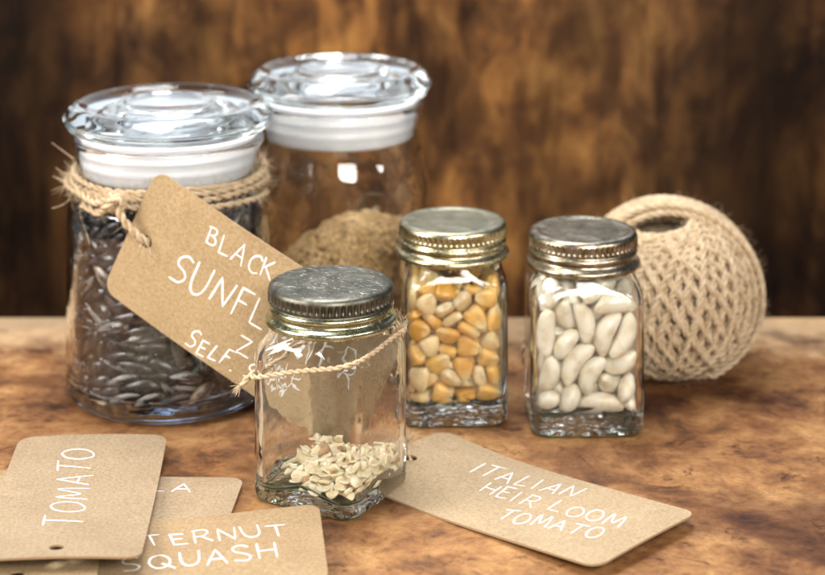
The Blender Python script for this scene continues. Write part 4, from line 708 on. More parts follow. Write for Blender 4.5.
# ---------------------------------------------------------------- the two big round jars
def big_jar(x, y, k, hz, label, mat):
    t = bpy.data.objects.new('storage_jar', None); COL.objects.link(t); t.location = (x*S, y*S, 0)
    tag(t, label, 'jar')
    out = [(0,.12),(2.6,.10),(3.3,.0),(3.75,.05),(4.02,.35),(4.08,.8),(4.08,1.4),(4.06,6.6),(4.05,7.3),(3.95,7.9),(3.76,8.4),(3.66,8.75),(3.66,9.6),(3.68,9.95),(3.80,10.1),(3.84,10.3),(3.74,10.45),
           (3.60,10.40),(3.53,10.1),(3.50,9.6),(3.50,8.75),(3.58,8.35),(3.78,7.8),(3.86,7.2),(3.87,6.5),(3.87,1.4),(3.82,.95),(3.5,.72),(2.6,.66),(0,.64)]
    out = [(r*k, z if z < 1.5 else z*hz) for r, z in out]
    obj('jar_body', mesh_of(*revolve(chaikin(out, 2), 160), mat, fix=True), t)
    lid = [(0,10.92),(2.6,10.88),(3.2,10.72),(3.62,10.66),(3.95,10.72),(4.16,10.98),(4.24,11.18),(4.20,11.30),(3.98,11.52),(3.78,11.70),(3.62,11.76),(3.42,11.70),(3.2,11.54),(2.8,11.45),(2.4,11.46),(2.15,11.58),(1.98,11.74),(1.84,11.78),(1.68,11.70),(1.4,11.60),(0,11.57)]
    lid = [(r*k, z*hz) for r, z in lid]
    l = obj('lid', mesh_of(*revolve(chaikin(lid, 2), 160), MAT['lid_glass'], fix=True), t)
    sl = [(3.0,10.62),(3.3,10.64),(3.66,10.62),(3.72,10.56),(3.50,10.46),(3.44,10.3),(3.47,10.1),(3.475,9.98),(3.42,9.88),(3.42,9.66),(3.47,9.56),(3.47,9.44),(3.40,9.32),(3.36,9.05),(3.25,8.93),(3.05,8.98),(3.1,9.5),(3.1,10.2),(3.0,10.4)]
    sl = [(r*k, z*hz) for r, z in sl]
    obj('seal', mesh_of(*revolve(chaikin(sl, 1)[:-1], 120), MAT['seal'], fix=True), l)
    return t
JX, JY = -9.83, 76.6
big_jar(JX, JY, 1.0, 1.0, 'big round glass jar full of black sunflower seeds with twine round its neck', MAT['blue_reflection_glass'])
BX, BY = X_at(340, 81.5), 81.5
big_jar(BX, BY, .935, 1.035, 'round glass jar with a mound of brown millet standing behind the other jars', MAT['clear_glass'])

def spawn(rows, meshes, base, names, limit=None):
    objs = []
    for r in rows: pass
def dist_key(p): return p.y - 0*p.z

# sunflower seeds: simulated pile repeated up the jar, turned each time
sun_mesh = {}
for v in range(3):
    vs, fs = blob(10, 9, f_sun(v))
    for c in range(3): sun_mesh[v, c] = mesh_of(vs, fs, MAT['sun%d' % c])
rs = random.Random(3); pile = []
base_rows = seeds('sun')
for lv, (dz, ang) in enumerate(((0,0),(2.62,1.9),(5.15,4.0))):
    q = Quaternion((0,0,1), ang)
    for v, p, r in base_rows:
        pp = q @ p; pp.z += dz-.22
        rad = math.hypot(pp.x, pp.y)
        top = pp.z > 6.4
        if rad < 2.3 and not top: continue
        if pp.z > 8.6: continue
        if pp.z > 6.3:                                   # the shoulder narrows
            lim = 3.5 if pp.z < 7.4 else 3.5-(pp.z-7.4)*.45
            if rad > lim: s = lim/rad; pp.x *= s; pp.y *= s
        pile.append((v, pp, q @ r))
pile.sort(key=lambda e: e[1].y - .25*e[1].z)
near = pile[:290]; rest = pile[290:]
seed_lab = ('black hulled sunflower seed in the twine tied jar','black sunflower seed with pale grey stripes in the twine tied jar','buff coloured odd sunflower seed among the black ones')
for v, p, r in near:
    u = rs.random(); c = 0 if u < .60 else (1 if u < .955 else 2)
    o = obj('sunflower_seed', sun_mesh[v, c], None, (JX+p.x, JY+p.y, p.z), r)
    tag(o, seed_lab[c], 'seed', 'sunflower seeds inside the big jar')
vs, fs = [], []
for v, p, r in rest:
    a, b = blob(8, 6, f_sun(v)); n = len(vs)
    vs += [r @ Vector(q) + p for q in a]; fs += [tuple(i+n for i in f) for f in b]
ms_ = mesh_of(vs, fs, MAT['sun0']); ms_.materials.append(MAT['sun1']); nf = len(fs)//len(rest)
for k, pol in enumerate(ms_.polygons): pol.material_index = 1 if (k//nf) % 5 in (1, 3) else 0
tag(obj('sunflower_seeds', ms_, None, (JX, JY, 0)), 'mass of black sunflower seeds filling the rest of the twine tied jar', 'seeds', kind='stuff')

# millet heap in the back jar
def heap_h(x, y):
    return 5.65 - .15*(x-1.1)**2 - .07*y*y + .22*noise.noise(Vector((x*.9, y*.9, 3)))
vs, fs, rm = [], [], random.Random(8)
RB = 3.87*.935-.04
prof_n, ring_n = 14, 64
vs.append((0,0,heap_h(0,0)))
for j in range(1, prof_n+1):
    rr = RB*j/prof_n
    for i in range(ring_n):
        a = 2*math.pi*i/ring_n; x, y = rr*math.cos(a), rr*math.sin(a); vs.append((x, y, heap_h(x, y)))
for i in range(ring_n): fs.append((0, 1+i, 1+(i+1) % ring_n))
for j in range(prof_n-1):
    for i in range(ring_n):
        a = 1+j*ring_n+i; b = 1+j*ring_n+(i+1) % ring_n; fs.append((a, a+ring_n, b+ring_n, b))
lo = len(vs)
for i in range(ring_n): a = 2*math.pi*i/ring_n; vs.append((RB*math.cos(a), RB*math.sin(a), 1.0))
top0 = 1+(prof_n-1)*ring_n
for i in range(ring_n): j = (i+1) % ring_n; fs.append((top0+i, lo+i, lo+j, top0+j))
fs.append(tuple(lo+i for i in range(ring_n))[::-1])
gv, gf = blob(5, 4, lambda x, y, z: (x*.10, y*.10, z*.12))
for _ in range(6000):
    if rm.random() < .5:
        a = rm.uniform(0, 6.283); rr = RB*math.sqrt(rm.random())*.985; x, y = rr*math.cos(a), rr*math.sin(a); z = heap_h(x, y)+rm.uniform(-.03,.06)
    else:
        a = rm.uniform(math.pi*.9, math.pi*2.1); rr = RB-.05; x, y = rr*math.cos(a), rr*math.sin(a); z = rm.uniform(1.0, heap_h(x, y))
    n = len(vs); vs += [(x+q[0], y+q[1], z+q[2]) for q in gv]; fs += [tuple(i+n for i in f) for f in gf]
tag(obj('millet_seeds', mesh_of(vs, fs, MAT['millet']), None, (BX, BY, 0)), 'sloping heap of tiny brown millet seeds inside the rear jar', 'seeds', kind='stuff')

# ---------------------------------------------------------------- small square bottles
def bottle(x, y, rz, w, th, label, cap_mats, zt, cap_k, dome, seedn):
    """w half width, th floor thickness, zt height of the rim of the cap"""
    t = bpy.data.objects.new('square_bottle', None); COL.objects.link(t); t.location = (x*S, y*S, 0); t.rotation_euler.z = R(rz)
    tag(t, label, 'bottle')
    rn = 1.92*cap_k
    O = [(.10,w*.55,.5,0),(.06,w*.80,.55,0),(0,w*.90,.6,0),(.05,w*.965,.65,0),(.25,w,.68,0),(.6,w,.68,0),(zt-1.0,w,.68,0),(zt-.62,w*.985,.8,0),(zt-.32,w*.93,1.3,0),(zt-.1,rn*1.02,rn*1.0,0),(zt+.02,rn,rn,0),(zt+.9,rn,rn,0),(zt+1.1,rn*.98,rn*.98,0)]
    wi = w-.20; ri = rn-.2
    I = [(zt+1.1,ri,ri,0),(zt+.05,ri,ri,0),(zt-.15,ri*1.02,ri,0),(zt-.42,wi*.93,1.2,0),(zt-.75,wi*.985,.7,0),(zt-1.05,wi,.52,0),(th+.55,wi,.52,0),(th+.25,wi*.985,.52,.12),(th+.06,wi*.94,.5,.16),(th-.03,wi*.82,.45,.12),(th,wi*.5,.4,.03)]
    rr = random.Random(seedn); ph = [rr.uniform(0, 6.28) for _ in range(6)]
    OO, II = chaik4(O, 2), chaik4(I, 2); no = len(OO)
    def wob(px, py, z, k):
        if k < no: return .0022*math.sin(1.3*z+ph[0])*math.sin(.9*px+ph[1])
        if z > zt-.3: return 0
        return .010*math.sin(1.6*z+ph[2]+.8*px)*math.sin(1.1*py+ph[3]+.7*px) - .006*math.cos(3.1*z+ph[4])*max(0, 1-(z-th)/1.2)
    b = obj('bottle_glass', mesh_of(*loft(OO+II, 160, wob), MAT['clear_glass'], fix=True), t)
    b.data.materials.append(MAT['base_glass'])
    for p in b.data.polygons:
        if p.center.z < .22*S and abs(p.normal.z) > .5: p.material_index = 1
    # screw cap
    P = [(2.10,.05),(2.22,.0),(2.31,.05),(2.35,.14),(2.32,.24),(2.21,.31),(2.14,.38),(2.13,.45),(2.20,.52),(2.225,.60),(2.19,.68),(2.13,.72),(2.125,.77)]
    KN = [(2.215,.81),(2.22,.88),(2.22,1.0),(2.22,1.12),(2.215,1.16)]
    Tp = ([(2.21,1.20),(2.18,1.30),(2.10,1.37),(1.95,1.405),(1.6,1.415),(1.0,1.43),(0,1.435)] if dome else
          [(2.20,1.20),(2.17,1.29),(2.08,1.36),(1.95,1.385),(1.84,1.37),(1.76,1.33),(1.66,1.32),(1.0,1.33),(0,1.335)])
    inner = [(0,1.22),(1.8,1.22),(1.98,1.16),(2.0,.9),(2.0,.2),(2.04,.08)]
    prof = chaikin(P, 1) + KN + chaikin(Tp, 1) + inner[:]
    NK = 60; N = NK*8
    def rf(r, z, a):
        if 2.205 <= r <= 2.23 and .80 <= z <= 1.17:
            f = math.cos(NK*a); e = min(1, min(z-.80, 1.17-z)/.08)
            return r - .10*max(0, min(1, .62-f*.75))*e
        return r
    # closed from curl to inside: revolve with the axis ends at the crown
    vs, fs, rows = [], [], []
    for r, z in prof:
        if r < 1e-6: rows.append([len(vs)]); vs.append((0,0,z)); continue
        row = []
        for i in range(N):
            a = 2*math.pi*i/N; q = rf(r, z, a); row.append(len(vs)); vs.append((q*math.cos(a)*cap_k, q*math.sin(a)*cap_k, z))
        rows.append(row)
    for A, B in zip(rows, rows[1:]+rows[:1]):
        if len(A) == 1 and len(B) == 1: continue
        for i in range(N):
            j = (i+1) % N
            if len(A) == 1: fs.append((A[0], B[i], B[j]))
            elif len(B) == 1: fs.append((A[i], A[j], B[0]))
            else: fs.append((A[i], A[j], B[j], B[i]))
    c = obj('screw_cap', mesh_of(vs, fs, cap_mats[0], fix=True), t, (0,0,zt))
    c.data.materials.append(cap_mats[1])
    for p in c.data.polygons:
        if (p.center.z/S < .72) == (cap_mats[2] == 'low') and (cap_mats[2] == 'low' or p.center.z/S > 1.315): p.material_index = 1
    c.rotation_euler.z = rr.uniform(0, .1)
    return t
FX, FY, FR = X_at(331, 66.9), 66.9, -29
front = bottle(FX, FY, FR, 2.12, .56, 'nearly empty square glass bottle with a few tomato seeds and a dark scratched cap', (MAT['cap_dark'], MAT['cap_dark_bead'], 'low'), 5.98, 1.0, True, 1)
CXX, CY, CR = X_at(452.5, 74.7), 74.7, 3
bottle(CXX, CY, CR, 2.04, .85, 'square glass bottle full of yellow corn kernels with a bright tin cap', (MAT['cap_gold'], MAT['cap_gold_top'], 'top'), 6.1, .955, False, 2)
EX, EY, ER = X_at(583, 73.8), 73.8, 1
bottle(EX, EY, ER, 2.16, .80, 'square glass bottle full of white beans with a tarnished cap', (MAT['cap_silver'], MAT['cap_silver'], 'top'), 5.98, .955, False, 3)

def place(key, x, y, rz, dz, maker, zmax=9, k=1.0):
    q = Quaternion((0,0,1), R(rz))
    for n, (v, p, r) in enumerate(seeds(key)):
        if p.z+dz > zmax: continue
        maker(n, v, q @ Vector((p.x*k, p.y*k, p.z)) + Vector((x, y, dz)), q @ r)
rs = random.Random(21)
bm_ = {}
for v in range(4):
    vs, fs = blob(24, 18, f_bean(v))
    bm_[v, 0] = mesh_of(vs, fs, MAT['bean']); bm_[v, 1] = mesh_of(vs, fs, MAT['bean_yellow'])
YB = {9, 33, 61}
def mk_bean(n, v, p, r):
    y = 1 if n in YB else 0
    tag(obj('bean', bm_[v, y], None, p, r), ('white kidney shaped bean in the square bottle','yellowish bean among the white beans')[y], 'bean', 'beans in the square bottle')
place('bean', EX, EY, ER, .38, mk_bean, 5.45)
cm_ = {}
for v in range(4):
    vs, fs = blob(18, 14, f_kernel(v))
    for c in range(3): cm_[v, c] = mesh_of(vs, fs, MAT['corn%d' % c])
def mk_corn(n, v, p, r):
    u = rs.random(); c = 0 if u < .32 else (1 if u < .76 else 2)
    tag(obj('corn_kernel', cm_[v, c], None, p, r), ('pale cream corn kernel in the square bottle','golden corn kernel with a pale tip in the square bottle','deep orange corn kernel in the square bottle')[c], 'kernel', 'corn kernels in the square bottle')
place('corn', CXX, CY, CR, .43, mk_corn, 5.45)
tm_ = {}
for v in range(3):
    vs, fs = blob(18, 12, f_tom(v)); tm_[v, 0] = mesh_of(vs, fs, MAT['tom']); tm_[v, 1] = mesh_of(vs, fs, MAT['tom_brown'])
def mk_tom(n, v, p, r):
    b = 1 if rs.random() < .05 else 0
    tag(obj('tomato_seed', tm_[v, b], None, p, r), ('pale flat tomato seed at the bottom of the bottle','brown tomato seed among the pale ones')[b], 'seed', 'tomato seeds in the front bottle')
place('tom', FX, FY, FR, .20, mk_tom, 4, .99)

# ---------------------------------------------------------------- twine ball
def twine_ball():
    cx, cy, cz = 10.55, 78.8, 3.36
    t = bpy.data.objects.new('twine_ball', None); COL.objects.link(t); t.location = (cx*S, cy*S, cz*S)
    tag(t, 'ball of natural jute twine with a hollow top behind the bean bottle', 'twine ball')
    tilt = Matrix.Rotation(R(8), 3, 'X') @ Matrix.Rotation(R(-7), 3, 'Y')
    def P(om, inc, ph, rad, squash=1.06):
        p = Matrix.Rotation(om, 3, 'Z') @ (Matrix.Rotation(inc, 3, 'X') @ Vector((math.cos(ph), math.sin(ph), 0)))
        s = 1 - .10*abs(p.z)**3
        q = tilt @ Vector((p.x*rad*s, p.y*rad*s, p.z*rad*squash*s)); q.z = max(q.z, -3.20); return q
    rb = random.Random(4)
    def winding(vs, fs, n, inc, rad, om0, om1, wob, step=.05, R_=.155, fuzz=.7):
        pts = []; tot = int(n*2*math.pi/step)
        for i in range(tot+1):
            ph = i*step; f = i/tot
            r_ = rad + .05*math.sin(ph*.37)+.04*noise.noise(Vector((ph*.15, inc, 0)))
            pts.append(P(om0+(om1-om0)*f + wob*noise.noise(Vector((ph*.09, 0, inc*3))), inc+.04*noise.noise(Vector((0, ph*.08, 5))), ph, r_))
        rope(vs, fs, pts, R_, 1.15, 3, 5, 0, fuzz*1.8, .5, .006, rb)
    vs, fs = [], []
    for k, (rad, of) in enumerate(((3.12, 0), (3.25, .012), (3.38, -.012))):
        winding(vs, fs, 32, R(65), rad, of*2, of*2+2*math.pi, .035)
    obj('windings', mesh_of(vs, fs, MAT['jute_ball']), t)
    vs, fs = [], []
    for k in range(24):                                  # loose turns laid over the top and down the right side
        lay = k // 12; dy = 1.85-.25*(k % 12)+.12*lay; pts = []; ex = rb.uniform(-.05,.05)
        for i in range(97):
            a = 2*math.pi*i/96; rt = max(0, math.cos(a)); up = max(0, math.sin(a))
            rad = 3.50+.24*lay+ex
            yy = dy*(1-.25*up)+.12*math.sin(2*a+k)
            d = Vector((math.cos(a), 0, math.sin(a)))*math.sqrt(max(.1, rad*rad-yy*yy)); d.y = yy
            d.x += .16*rt*rt; d.z *= 1.0
            d.z = max(d.z, -3.2); pts.append(d)
        rope(vs, fs, smooth_path(pts, .06), .15, 1.1, 3, 5, k, 4.0, .5, .006, rb)
    obj('outer_band', mesh_of(vs, fs, MAT['jute_ball']), t)
    prof = []
    for i in range(21):
        a = math.pi*i/20; prof.append((3.28*math.sin(a)*.99, -3.28*.84*math.cos(a)*(.55 if a > math.pi/2 else 1) if a > 2.2 else -3.28*.86*math.cos(a)))
    prof = [(3.05*math.sin(math.pi*i/20), -3.05*math.cos(math.pi*i/20)) for i in range(16)] + [(1.6,2.15),(1.2,1.9),(.8,1.75),(0,1.7)]
    prof[0] = (0, prof[0][1])
    v2, f2 = revolve(prof, 48)
    v2 = [tilt @ Vector(q) for q in v2]
    obj('core', mesh_of(v2, f2, MAT['jute_core'], fix=True), t)
    # the loose end that runs over the table behind the bean bottle
    vs, fs = [], []
    pts = smooth_path([(-4.0+.6, 1.2, -3.2), (-4.6,-.2,-3.15), (-5.6,-1.2,-3.0), (-6.0,-1.4,-2.2), (-5.8,-1.0,-1.4), (-5.2,-.2,-.9), (-4.0,.4,-.7), (-3.2,.6,-.4)], .06)
    rope(vs, fs, pts, .14, .8, 2, 5, 0, 3, .4, .006, rb)
    obj('loose_end', mesh_of(vs, fs, MAT['jute_ball']), t)
twine_ball()

# ---------------------------------------------------------------- twine on the sunflower jar
def jar_twine():
    rb = random.Random(14)
    t = bpy.data.objects.new('neck_twine', None); COL.objects.link(t); t.location = (JX*S, JY*S, 8.6*S)
    tag(t, 'rough jute twine wound round the neck of the sunflower jar and knotted through its tag', 'twine')
    kp = Vector((X_at(114, 72.0)-JX, 72.15-JY, Z_at(203, 72.2)-8.6))      # knot, relative to the neck
    vs, fs = [], []
    def wrap(z0, z1, rr, sag, seedv, n=1):
        pts = []
        for i in range(73*n):
            a = 2*math.pi*i/72; f = i/(73*n-1)
            pts.append(Vector((rr*math.cos(a)*(1+.012*math.sin(3*a+seedv)), rr*math.sin(a)*(1+.012*math.sin(2*a+seedv)), z0+(z1-z0)*f + sag*math.sin(a*1.0+seedv)+.05*math.sin(4*a+seedv))))
        rope(vs, fs, smooth_path(pts, .07), .125, .95, 2, 6, seedv, 24, .7, .007, rb)
    for k, (z0, z1, rr, sag) in enumerate(((.55,.42,3.80,.05),(.36,.20,3.84,.10),(.10,-.02,3.88,.09),(.20,-.30,4.0,.15))):
        wrap(z0, z1, rr, sag, k*1.37+.4, 1)
    obj('wraps', mesh_of(vs, fs, MAT['jute']), t)
    # strands coming down from the wraps to the knot
    vs, fs = [], []
    for (sx, sz, ex, ez) in ((-3.3,.15,-.25,.2),(-3.0,-.3,-.3,-.05),(-2.2,-.15,-.2,.15)):
        a = math.atan2(-math.sqrt(max(.1, 4.05**2-sx*sx)), sx)
        p0 = Vector((4.08*math.cos(a), 4.08*math.sin(a), sz))
        a1 = a+.25; p1 = Vector((4.16*math.cos(a1), 4.16*math.sin(a1), sz-.15))
        rope(vs, fs, smooth_path([p0, p1, (p1+kp)/2+Vector((-.1,-.22,.0)), kp+Vector((ex*.6,-.02,ez))], .05), .15, .9, 2, 7, sx, 9, .6, .007, rb)
    obj('strands', mesh_of(vs, fs, MAT['jute']), t)
    vs, fs = [], []
    kn = [kp+Vector(q) for q in ((-.25,.1,.25),(.15,-.22,.22),(.30,-.1,-.05),(.0,.12,-.25),(-.28,-.1,-.12),(-.1,-.32,.15),(.22,-.2,.28),(.32,.08,.0),(.05,-.05,-.3))]
    rope(vs, fs, smooth_path(kn, .04), .17, .8, 2, 7, 0, 14, .5, .007, rb)
    obj('knot', mesh_of(vs, fs, MAT['jute']), t)
    # down to the hole of the tag
    hole = HANG['hole'] - Vector((JX, JY, 8.6)); N = HANG['n']
    vs, fs = [], []
    rope(vs, fs, smooth_path([kp+Vector((.1,-.15,-.15)), (kp+hole)/2+N*.30, hole+N*.12+Vector((-.04,0,.06)), hole-N*.25], .04), .17, .8, 2, 7, 1, 10, .5, .007, rb)
    for k in range(7):
        d = Vector((rb.uniform(-.2,1), rb.uniform(-.5,-.1), rb.uniform(-.9,.5))).normalized()*rb.uniform(.4,1.1)
        p = hole+N*.12; tube(vs, fs, smooth_path([p, p+d*.5+Vector((0,-.05,.1)), p+d], .06), .008, 4)
    # long loose fibres standing off the left side
    for (a, b) in (((-3.75,-.4,.9),(-4.6,-.6,1.6)),((-3.7,-.5,.2),(-4.5,-1,.35)),((-3.7,-.7,-.5),(-4.5,-1.1,-.9)),((-3.2,-2,-.6),(-2.6,-3.4,-1.7)),((-3.6,-1,.5),(-4.3,-1.4,.8))):
        a, b = Vector(a), Vector(b); tube(vs, fs, smooth_path([a, (a+b)/2+Vector((0,0,rb.uniform(-.15,.15))), b], .06), lambda s: .025*(1-.6*s), 5)
    obj('tag_string', mesh_of(vs, fs, MAT['jute']), t)

# ---------------------------------------------------------------- handwriting: strokes in a unit box
GL = {
'A': (.8, [[(0,0),(.25,.55),(.45,1.0)],[(.45,1.0),(.62,.5),(.78,-.02)],[(.12,.36),(.70,.34)]]),
'B': (.72, [[(.05,0),(.10,1.0)],[(.0,.95),(.45,1.0),(.58,.8),(.40,.58),(.12,.52)],[(.12,.52),(.50,.50),(.66,.28),(.50,.04),(.02,.0)]]),
'C': (.75, [[(.72,.85),(.50,1.0),(.18,.85),(.03,.5),(.15,.12),(.45,.0),(.72,.12)]]),
'E': (.62, [[(.06,1),(.03,0),(.60,.03)],[(.05,.52),(.48,.54)],[(.02,1),(.60,1.0)]]),
'F': (.62, [[(.05,1.0),(.02,0)],[(.03,1.0),(.62,1.02)],[(.05,.55),(.46,.55)]]),
'H': (.78, [[(.05,1),(.0,0)],[(.75,1),(.68,0)],[(.02,.48),(.74,.52)]]),
'I': (.25, [[(.12,1.0),(.08,0)]]),
'K': (.72, [[(.05,1),(.02,0)],[(.66,1),(.06,.42)],[(.20,.52),(.70,0)]]),
'L': (.66, [[(.05,1),(.02,0),(.62,.03)]]),
'M': (.95, [[(0,0),(.12,1.0),(.42,.25),(.78,1.0),(.90,0)]]),
'N': (.82, [[(.0,0),(.08,1.0),(.66,.02),(.80,1.05)]]),
'O': (.85, [[(.42,1),(.12,.85),(.0,.45),(.18,.06),(.48,.0),(.78,.25),(.80,.65),(.58,.95),(.36,1.0)]]),
'Q': (.92, [[(.42,1),(.12,.85),(.0,.45),(.18,.06),(.48,.0),(.78,.25),(.80,.65),(.58,.95),(.36,1.0)],[(.50,.32),(.95,-.12)]]),
'R': (.78, [[(.04,0),(.08,1.0)],[(.0,.97),(.50,1.0),(.66,.78),(.48,.52),(.10,.46)],[(.32,.48),(.78,.0)]]),
'S': (.72, [[(.70,.92),(.42,1.03),(.12,.88),(.14,.62),(.50,.46),(.66,.25),(.46,.02),(.02,.05)]]),
'T': (.80, [[(.0,.98),(.82,1.02)],[(.42,1.0),(.36,0)]]),
'U': (.78, [[(.0,1.0),(.04,.3),(.25,.0),(.55,.04),(.72,.35),(.76,1.0)]]),
'W': (1.0, [[(0,1),(.22,0),(.48,.8),(.70,0),(1.0,1.0)]]),
'Z': (.78, [[(.02,1.0),(.70,1.0),(.02,.02),(.76,.0)]]),
'.': (.25, [[(.05,.0),(.14,.03)]]),
' ': (.35, []),
}
def round_stroke(st):
    if len(st) < 3: return st
    return st
def ribbon(vs, fs, path, w, M, h):
    """flat pen stroke with round ends on a surface map M(u, v) -> point"""
    n = len(path)
    L, Rr = [], []
    for i, p in enumerate(path):
        d = (path[min(n-1,i+1)]-path[max(0,i-1)])
        d = d.normalized() if d.length > 1e-9 else Vector((1,0)); q = Vector((-d.y, d.x))
        ww = w*(1.04-.25*i/max(1,n-1)+.34*noise.noise(Vector((p.x*2.2, p.y*2.2, 7.7))))*(.72 if i in (0, n-1) else 1)
        L.append(p+q*ww/2); Rr.append(p-q*ww/2)
    b = len(vs)
    for a, c in zip(L, Rr): vs.append(M(a.x, a.y, h)); vs.append(M(c.x, c.y, h))
    for i in range(n-1): fs.append((b+2*i, b+2*i+1, b+2*i+3, b+2*i+2))
    for e, sgn in ((0,-1),(n-1,1)):
        p = path[e]; d = (path[min(n-1,e+1)]-path[max(0,e-1)]).normalized()*sgn; q = Vector((-d.y, d.x)); c = len(vs); ww = w*.72/2
        for k in range(7):
            a = math.pi*(k/6-.5); r_ = p + d*math.cos(a)*ww + q*math.sin(a)*ww; vs.append(M(r_.x, r_.y, h))
        fs.append(tuple(range(c, c+7)))

def paper_tag(name, C0, U, V, L, W, bend, lines, label, hole=True, thick=.07, slot=None, extra=None, mat_name=None):
    """C0 centre, U along the length (hole end at -U), V across; bend(u, v) lifts the board along its normal"""
    U = U.normalized(); V = (V-U*V.dot(U)).normalized(); N = U.cross(V)
    mat = Matrix((U, V, N)).transposed(); q = mat.to_quaternion()
    def M(u, v, h): return Vector((u, v, bend(u, v)+h))
    r = .55; out = []
    for (cx, cy, a0) in ((L/2-r, W/2-r, 0), (-L/2+r, W/2-r, 90), (-L/2+r, -W/2+r, 180), (L/2-r, -W/2+r, 270)):
        for k in range(9): a = R(a0+90*k/8); out.append((cx+r*math.cos(a), cy+r*math.sin(a)))
    bm = bmesh.new(); ov = [bm.verts.new((x, y, 0)) for x, y in out]
    ed = [bm.edges.new((ov[i], ov[(i+1) % len(ov)])) for i in range(len(ov))]
    hu, hv = -L/2+.85, 0
    if hole:
        hv_ = [bm.verts.new((hu+.24*math.cos(2*math.pi*i/24), hv+.24*math.sin(2*math.pi*i/24), 0)) for i in range(24)]
        ed += [bm.edges.new((hv_[i], hv_[(i+1) % 24])) for i in range(24)]
    bmesh.ops.triangle_fill(bm, use_beauty=True, edges=ed)
    for i in range(1, 22):
        bmesh.ops.bisect_plane(bm, geom=bm.verts[:]+bm.edges[:]+bm.faces[:], plane_co=(-L/2+L*i/22, 0, 0), plane_no=(1,0,0))
    for i in range(1, 8):
        bmesh.ops.bisect_plane(bm, geom=bm.verts[:]+bm.edges[:]+bm.faces[:], plane_co=(0, -W/2+W*i/8, 0), plane_no=(0,1,0))
    bmesh.ops.recalc_face_normals(bm, faces=bm.faces)
    if sum(f.normal.z for f in bm.faces) < 0: bmesh.ops.reverse_faces(bm, faces=bm.faces)
    bm.verts.ensure_lookup_table()
    vs = []; fs = []; mi = []
    for i, v in enumerate(bm.verts): v.index = i
    n = len(bm.verts)
    vs = [M(v.co.x, v.co.y, thick/2) for v in bm.verts] + [M(v.co.x, v.co.y, -thick/2) for v in bm.verts]
    for f in bm.faces:
        ids = [v.index for v in f.verts]; fs.append(tuple(ids)); mi.append(0); fs.append(tuple(i+n for i in reversed(ids))); mi.append(0)
    for e in bm.edges:
        if len(e.link_faces) == 1:
            l = e.link_loops[0]; a, b = l.vert.index, l.link_loop_next.vert.index
            fs.append((b, a, a+n, b+n)); mi.append(1)
    bm.free()
    t = bpy.data.objects.new(name, None); COL.objects.link(t); t.location = C0*S; t.rotation_mode = 'QUATERNION'; t.rotation_quaternion = q
    tag(t, label, 'tag')
    m = mesh_of(vs, fs, MAT[mat_name or 'kraft'], sharp=35); m.materials.append(MAT['kraft_edge']); m.polygons.foreach_set('material_index', mi)
    obj('board', m, t)
    if lines or extra:
        vs, fs = [], []; rr = random.Random(len(label))
        def uv(px): P = on_plane(px[0], px[1], C0, N)-C0; return Vector((P.dot(U), P.dot(V)))
        for text, a, b, hvec, pen in lines:
            A, B, T = uv(a), uv(b), uv((a[0]+hvec[0], a[1]+hvec[1])); H = T-A
            wid = sum(GL[c][0] for c in text)+.28*(len(text)-1); s = (B-A)/wid; x = 0
            for c in text:
                w, sts = GL[c]; jx, jy, js, jr, jk = rr.uniform(-.05,.05), rr.uniform(-.10,.10), rr.uniform(.88,1.12), rr.uniform(-.09,.09), rr.uniform(-.12,.12)
                for st in sts:
                    pp = [A + s*(x+jx+px*1.0+py*jk) + H*(jy+py*js+px*jr) for px, py in st]
                    p3 = smooth_path([(p.x, p.y, 0) for p in pp], .03) if len(st) > 4 or c in 'BCORSUQ' else sum([[tuple((Vector((*p0,0)).lerp(Vector((*p1,0)), k/6)))for k in range(6)] for p0, p1 in zip(pp, pp[1:])], [])+[(pp[-1].x, pp[-1].y, 0)]
                    ribbon(vs, fs, [Vector((p[0], p[1])) for p in p3], pen, M, thick/2+.006)
                x += w+.28
        for (pts, pen) in (extra or []):
            p3 = smooth_path([(*uv(p), 0) for p in pts], .04); ribbon(vs, fs, [Vector((p[0], p[1])) for p in p3], pen, M, thick/2+.006)
        obj('lettering', mesh_of(vs, fs, MAT['ink'], smooth=False), t)
    return t, C0 + U*hu + N*bend(hu, hv), N

HANG = {}
# hanging tag
u_ = Vector((1,-.40,0)).normalized(); Pn = Vector((-u_.y*-1, 0, 0)); Pn = Vector((u_.y, -u_.x, 0))   # faces the camera
P0 = Vector((-10.2, 72.05, 4))
A = on_plane(155, 170, P0, Pn); Bq = on_plane(82, 289, P0, Pn); Cq = on_plane(417, 343, P0, Pn)
U = (Cq-A); L = 11.35; V = (A-Bq)
Uv = U.normalized(); Vv = (V-Uv*V.dot(Uv)); W = 5.35
C0 = A + Uv*L/2 - Vv.normalized()*W/2

_, h_, n_ = paper_tag('hanging_tag', C0, Uv, Vv, L, W, lambda u, v: -.010*u*u*.5+.02*math.sin(u*.8+v), [
    ('BLACK', (205,243), (271,281), (7,-17), .070),
    ('SUNFLOWER', (168,277), (352,385), (11,-25), .088),
    ('ZONE', (237,350), (300,387), (6,-16), .075),
    ('SELF. SOW', (185,345), (281,397), (8,-13), .070)],
    'brown kraft tag reading BLACK SUNFLOWER hanging from twine against the big seed jar')
HANG['hole'] = h_; HANG['n'] = n_

jar_twine()

# tag lying at the right
A, Bq = on_z(440.8,430.7,.12), on_z(343.3,480.5,.12); Cq, D = on_z(694.9,514.3,.35), on_z(600.6,572.2,.35)
C0 = (A+Bq+Cq+D)/4; U = ((Cq-A)+(D-Bq))/2

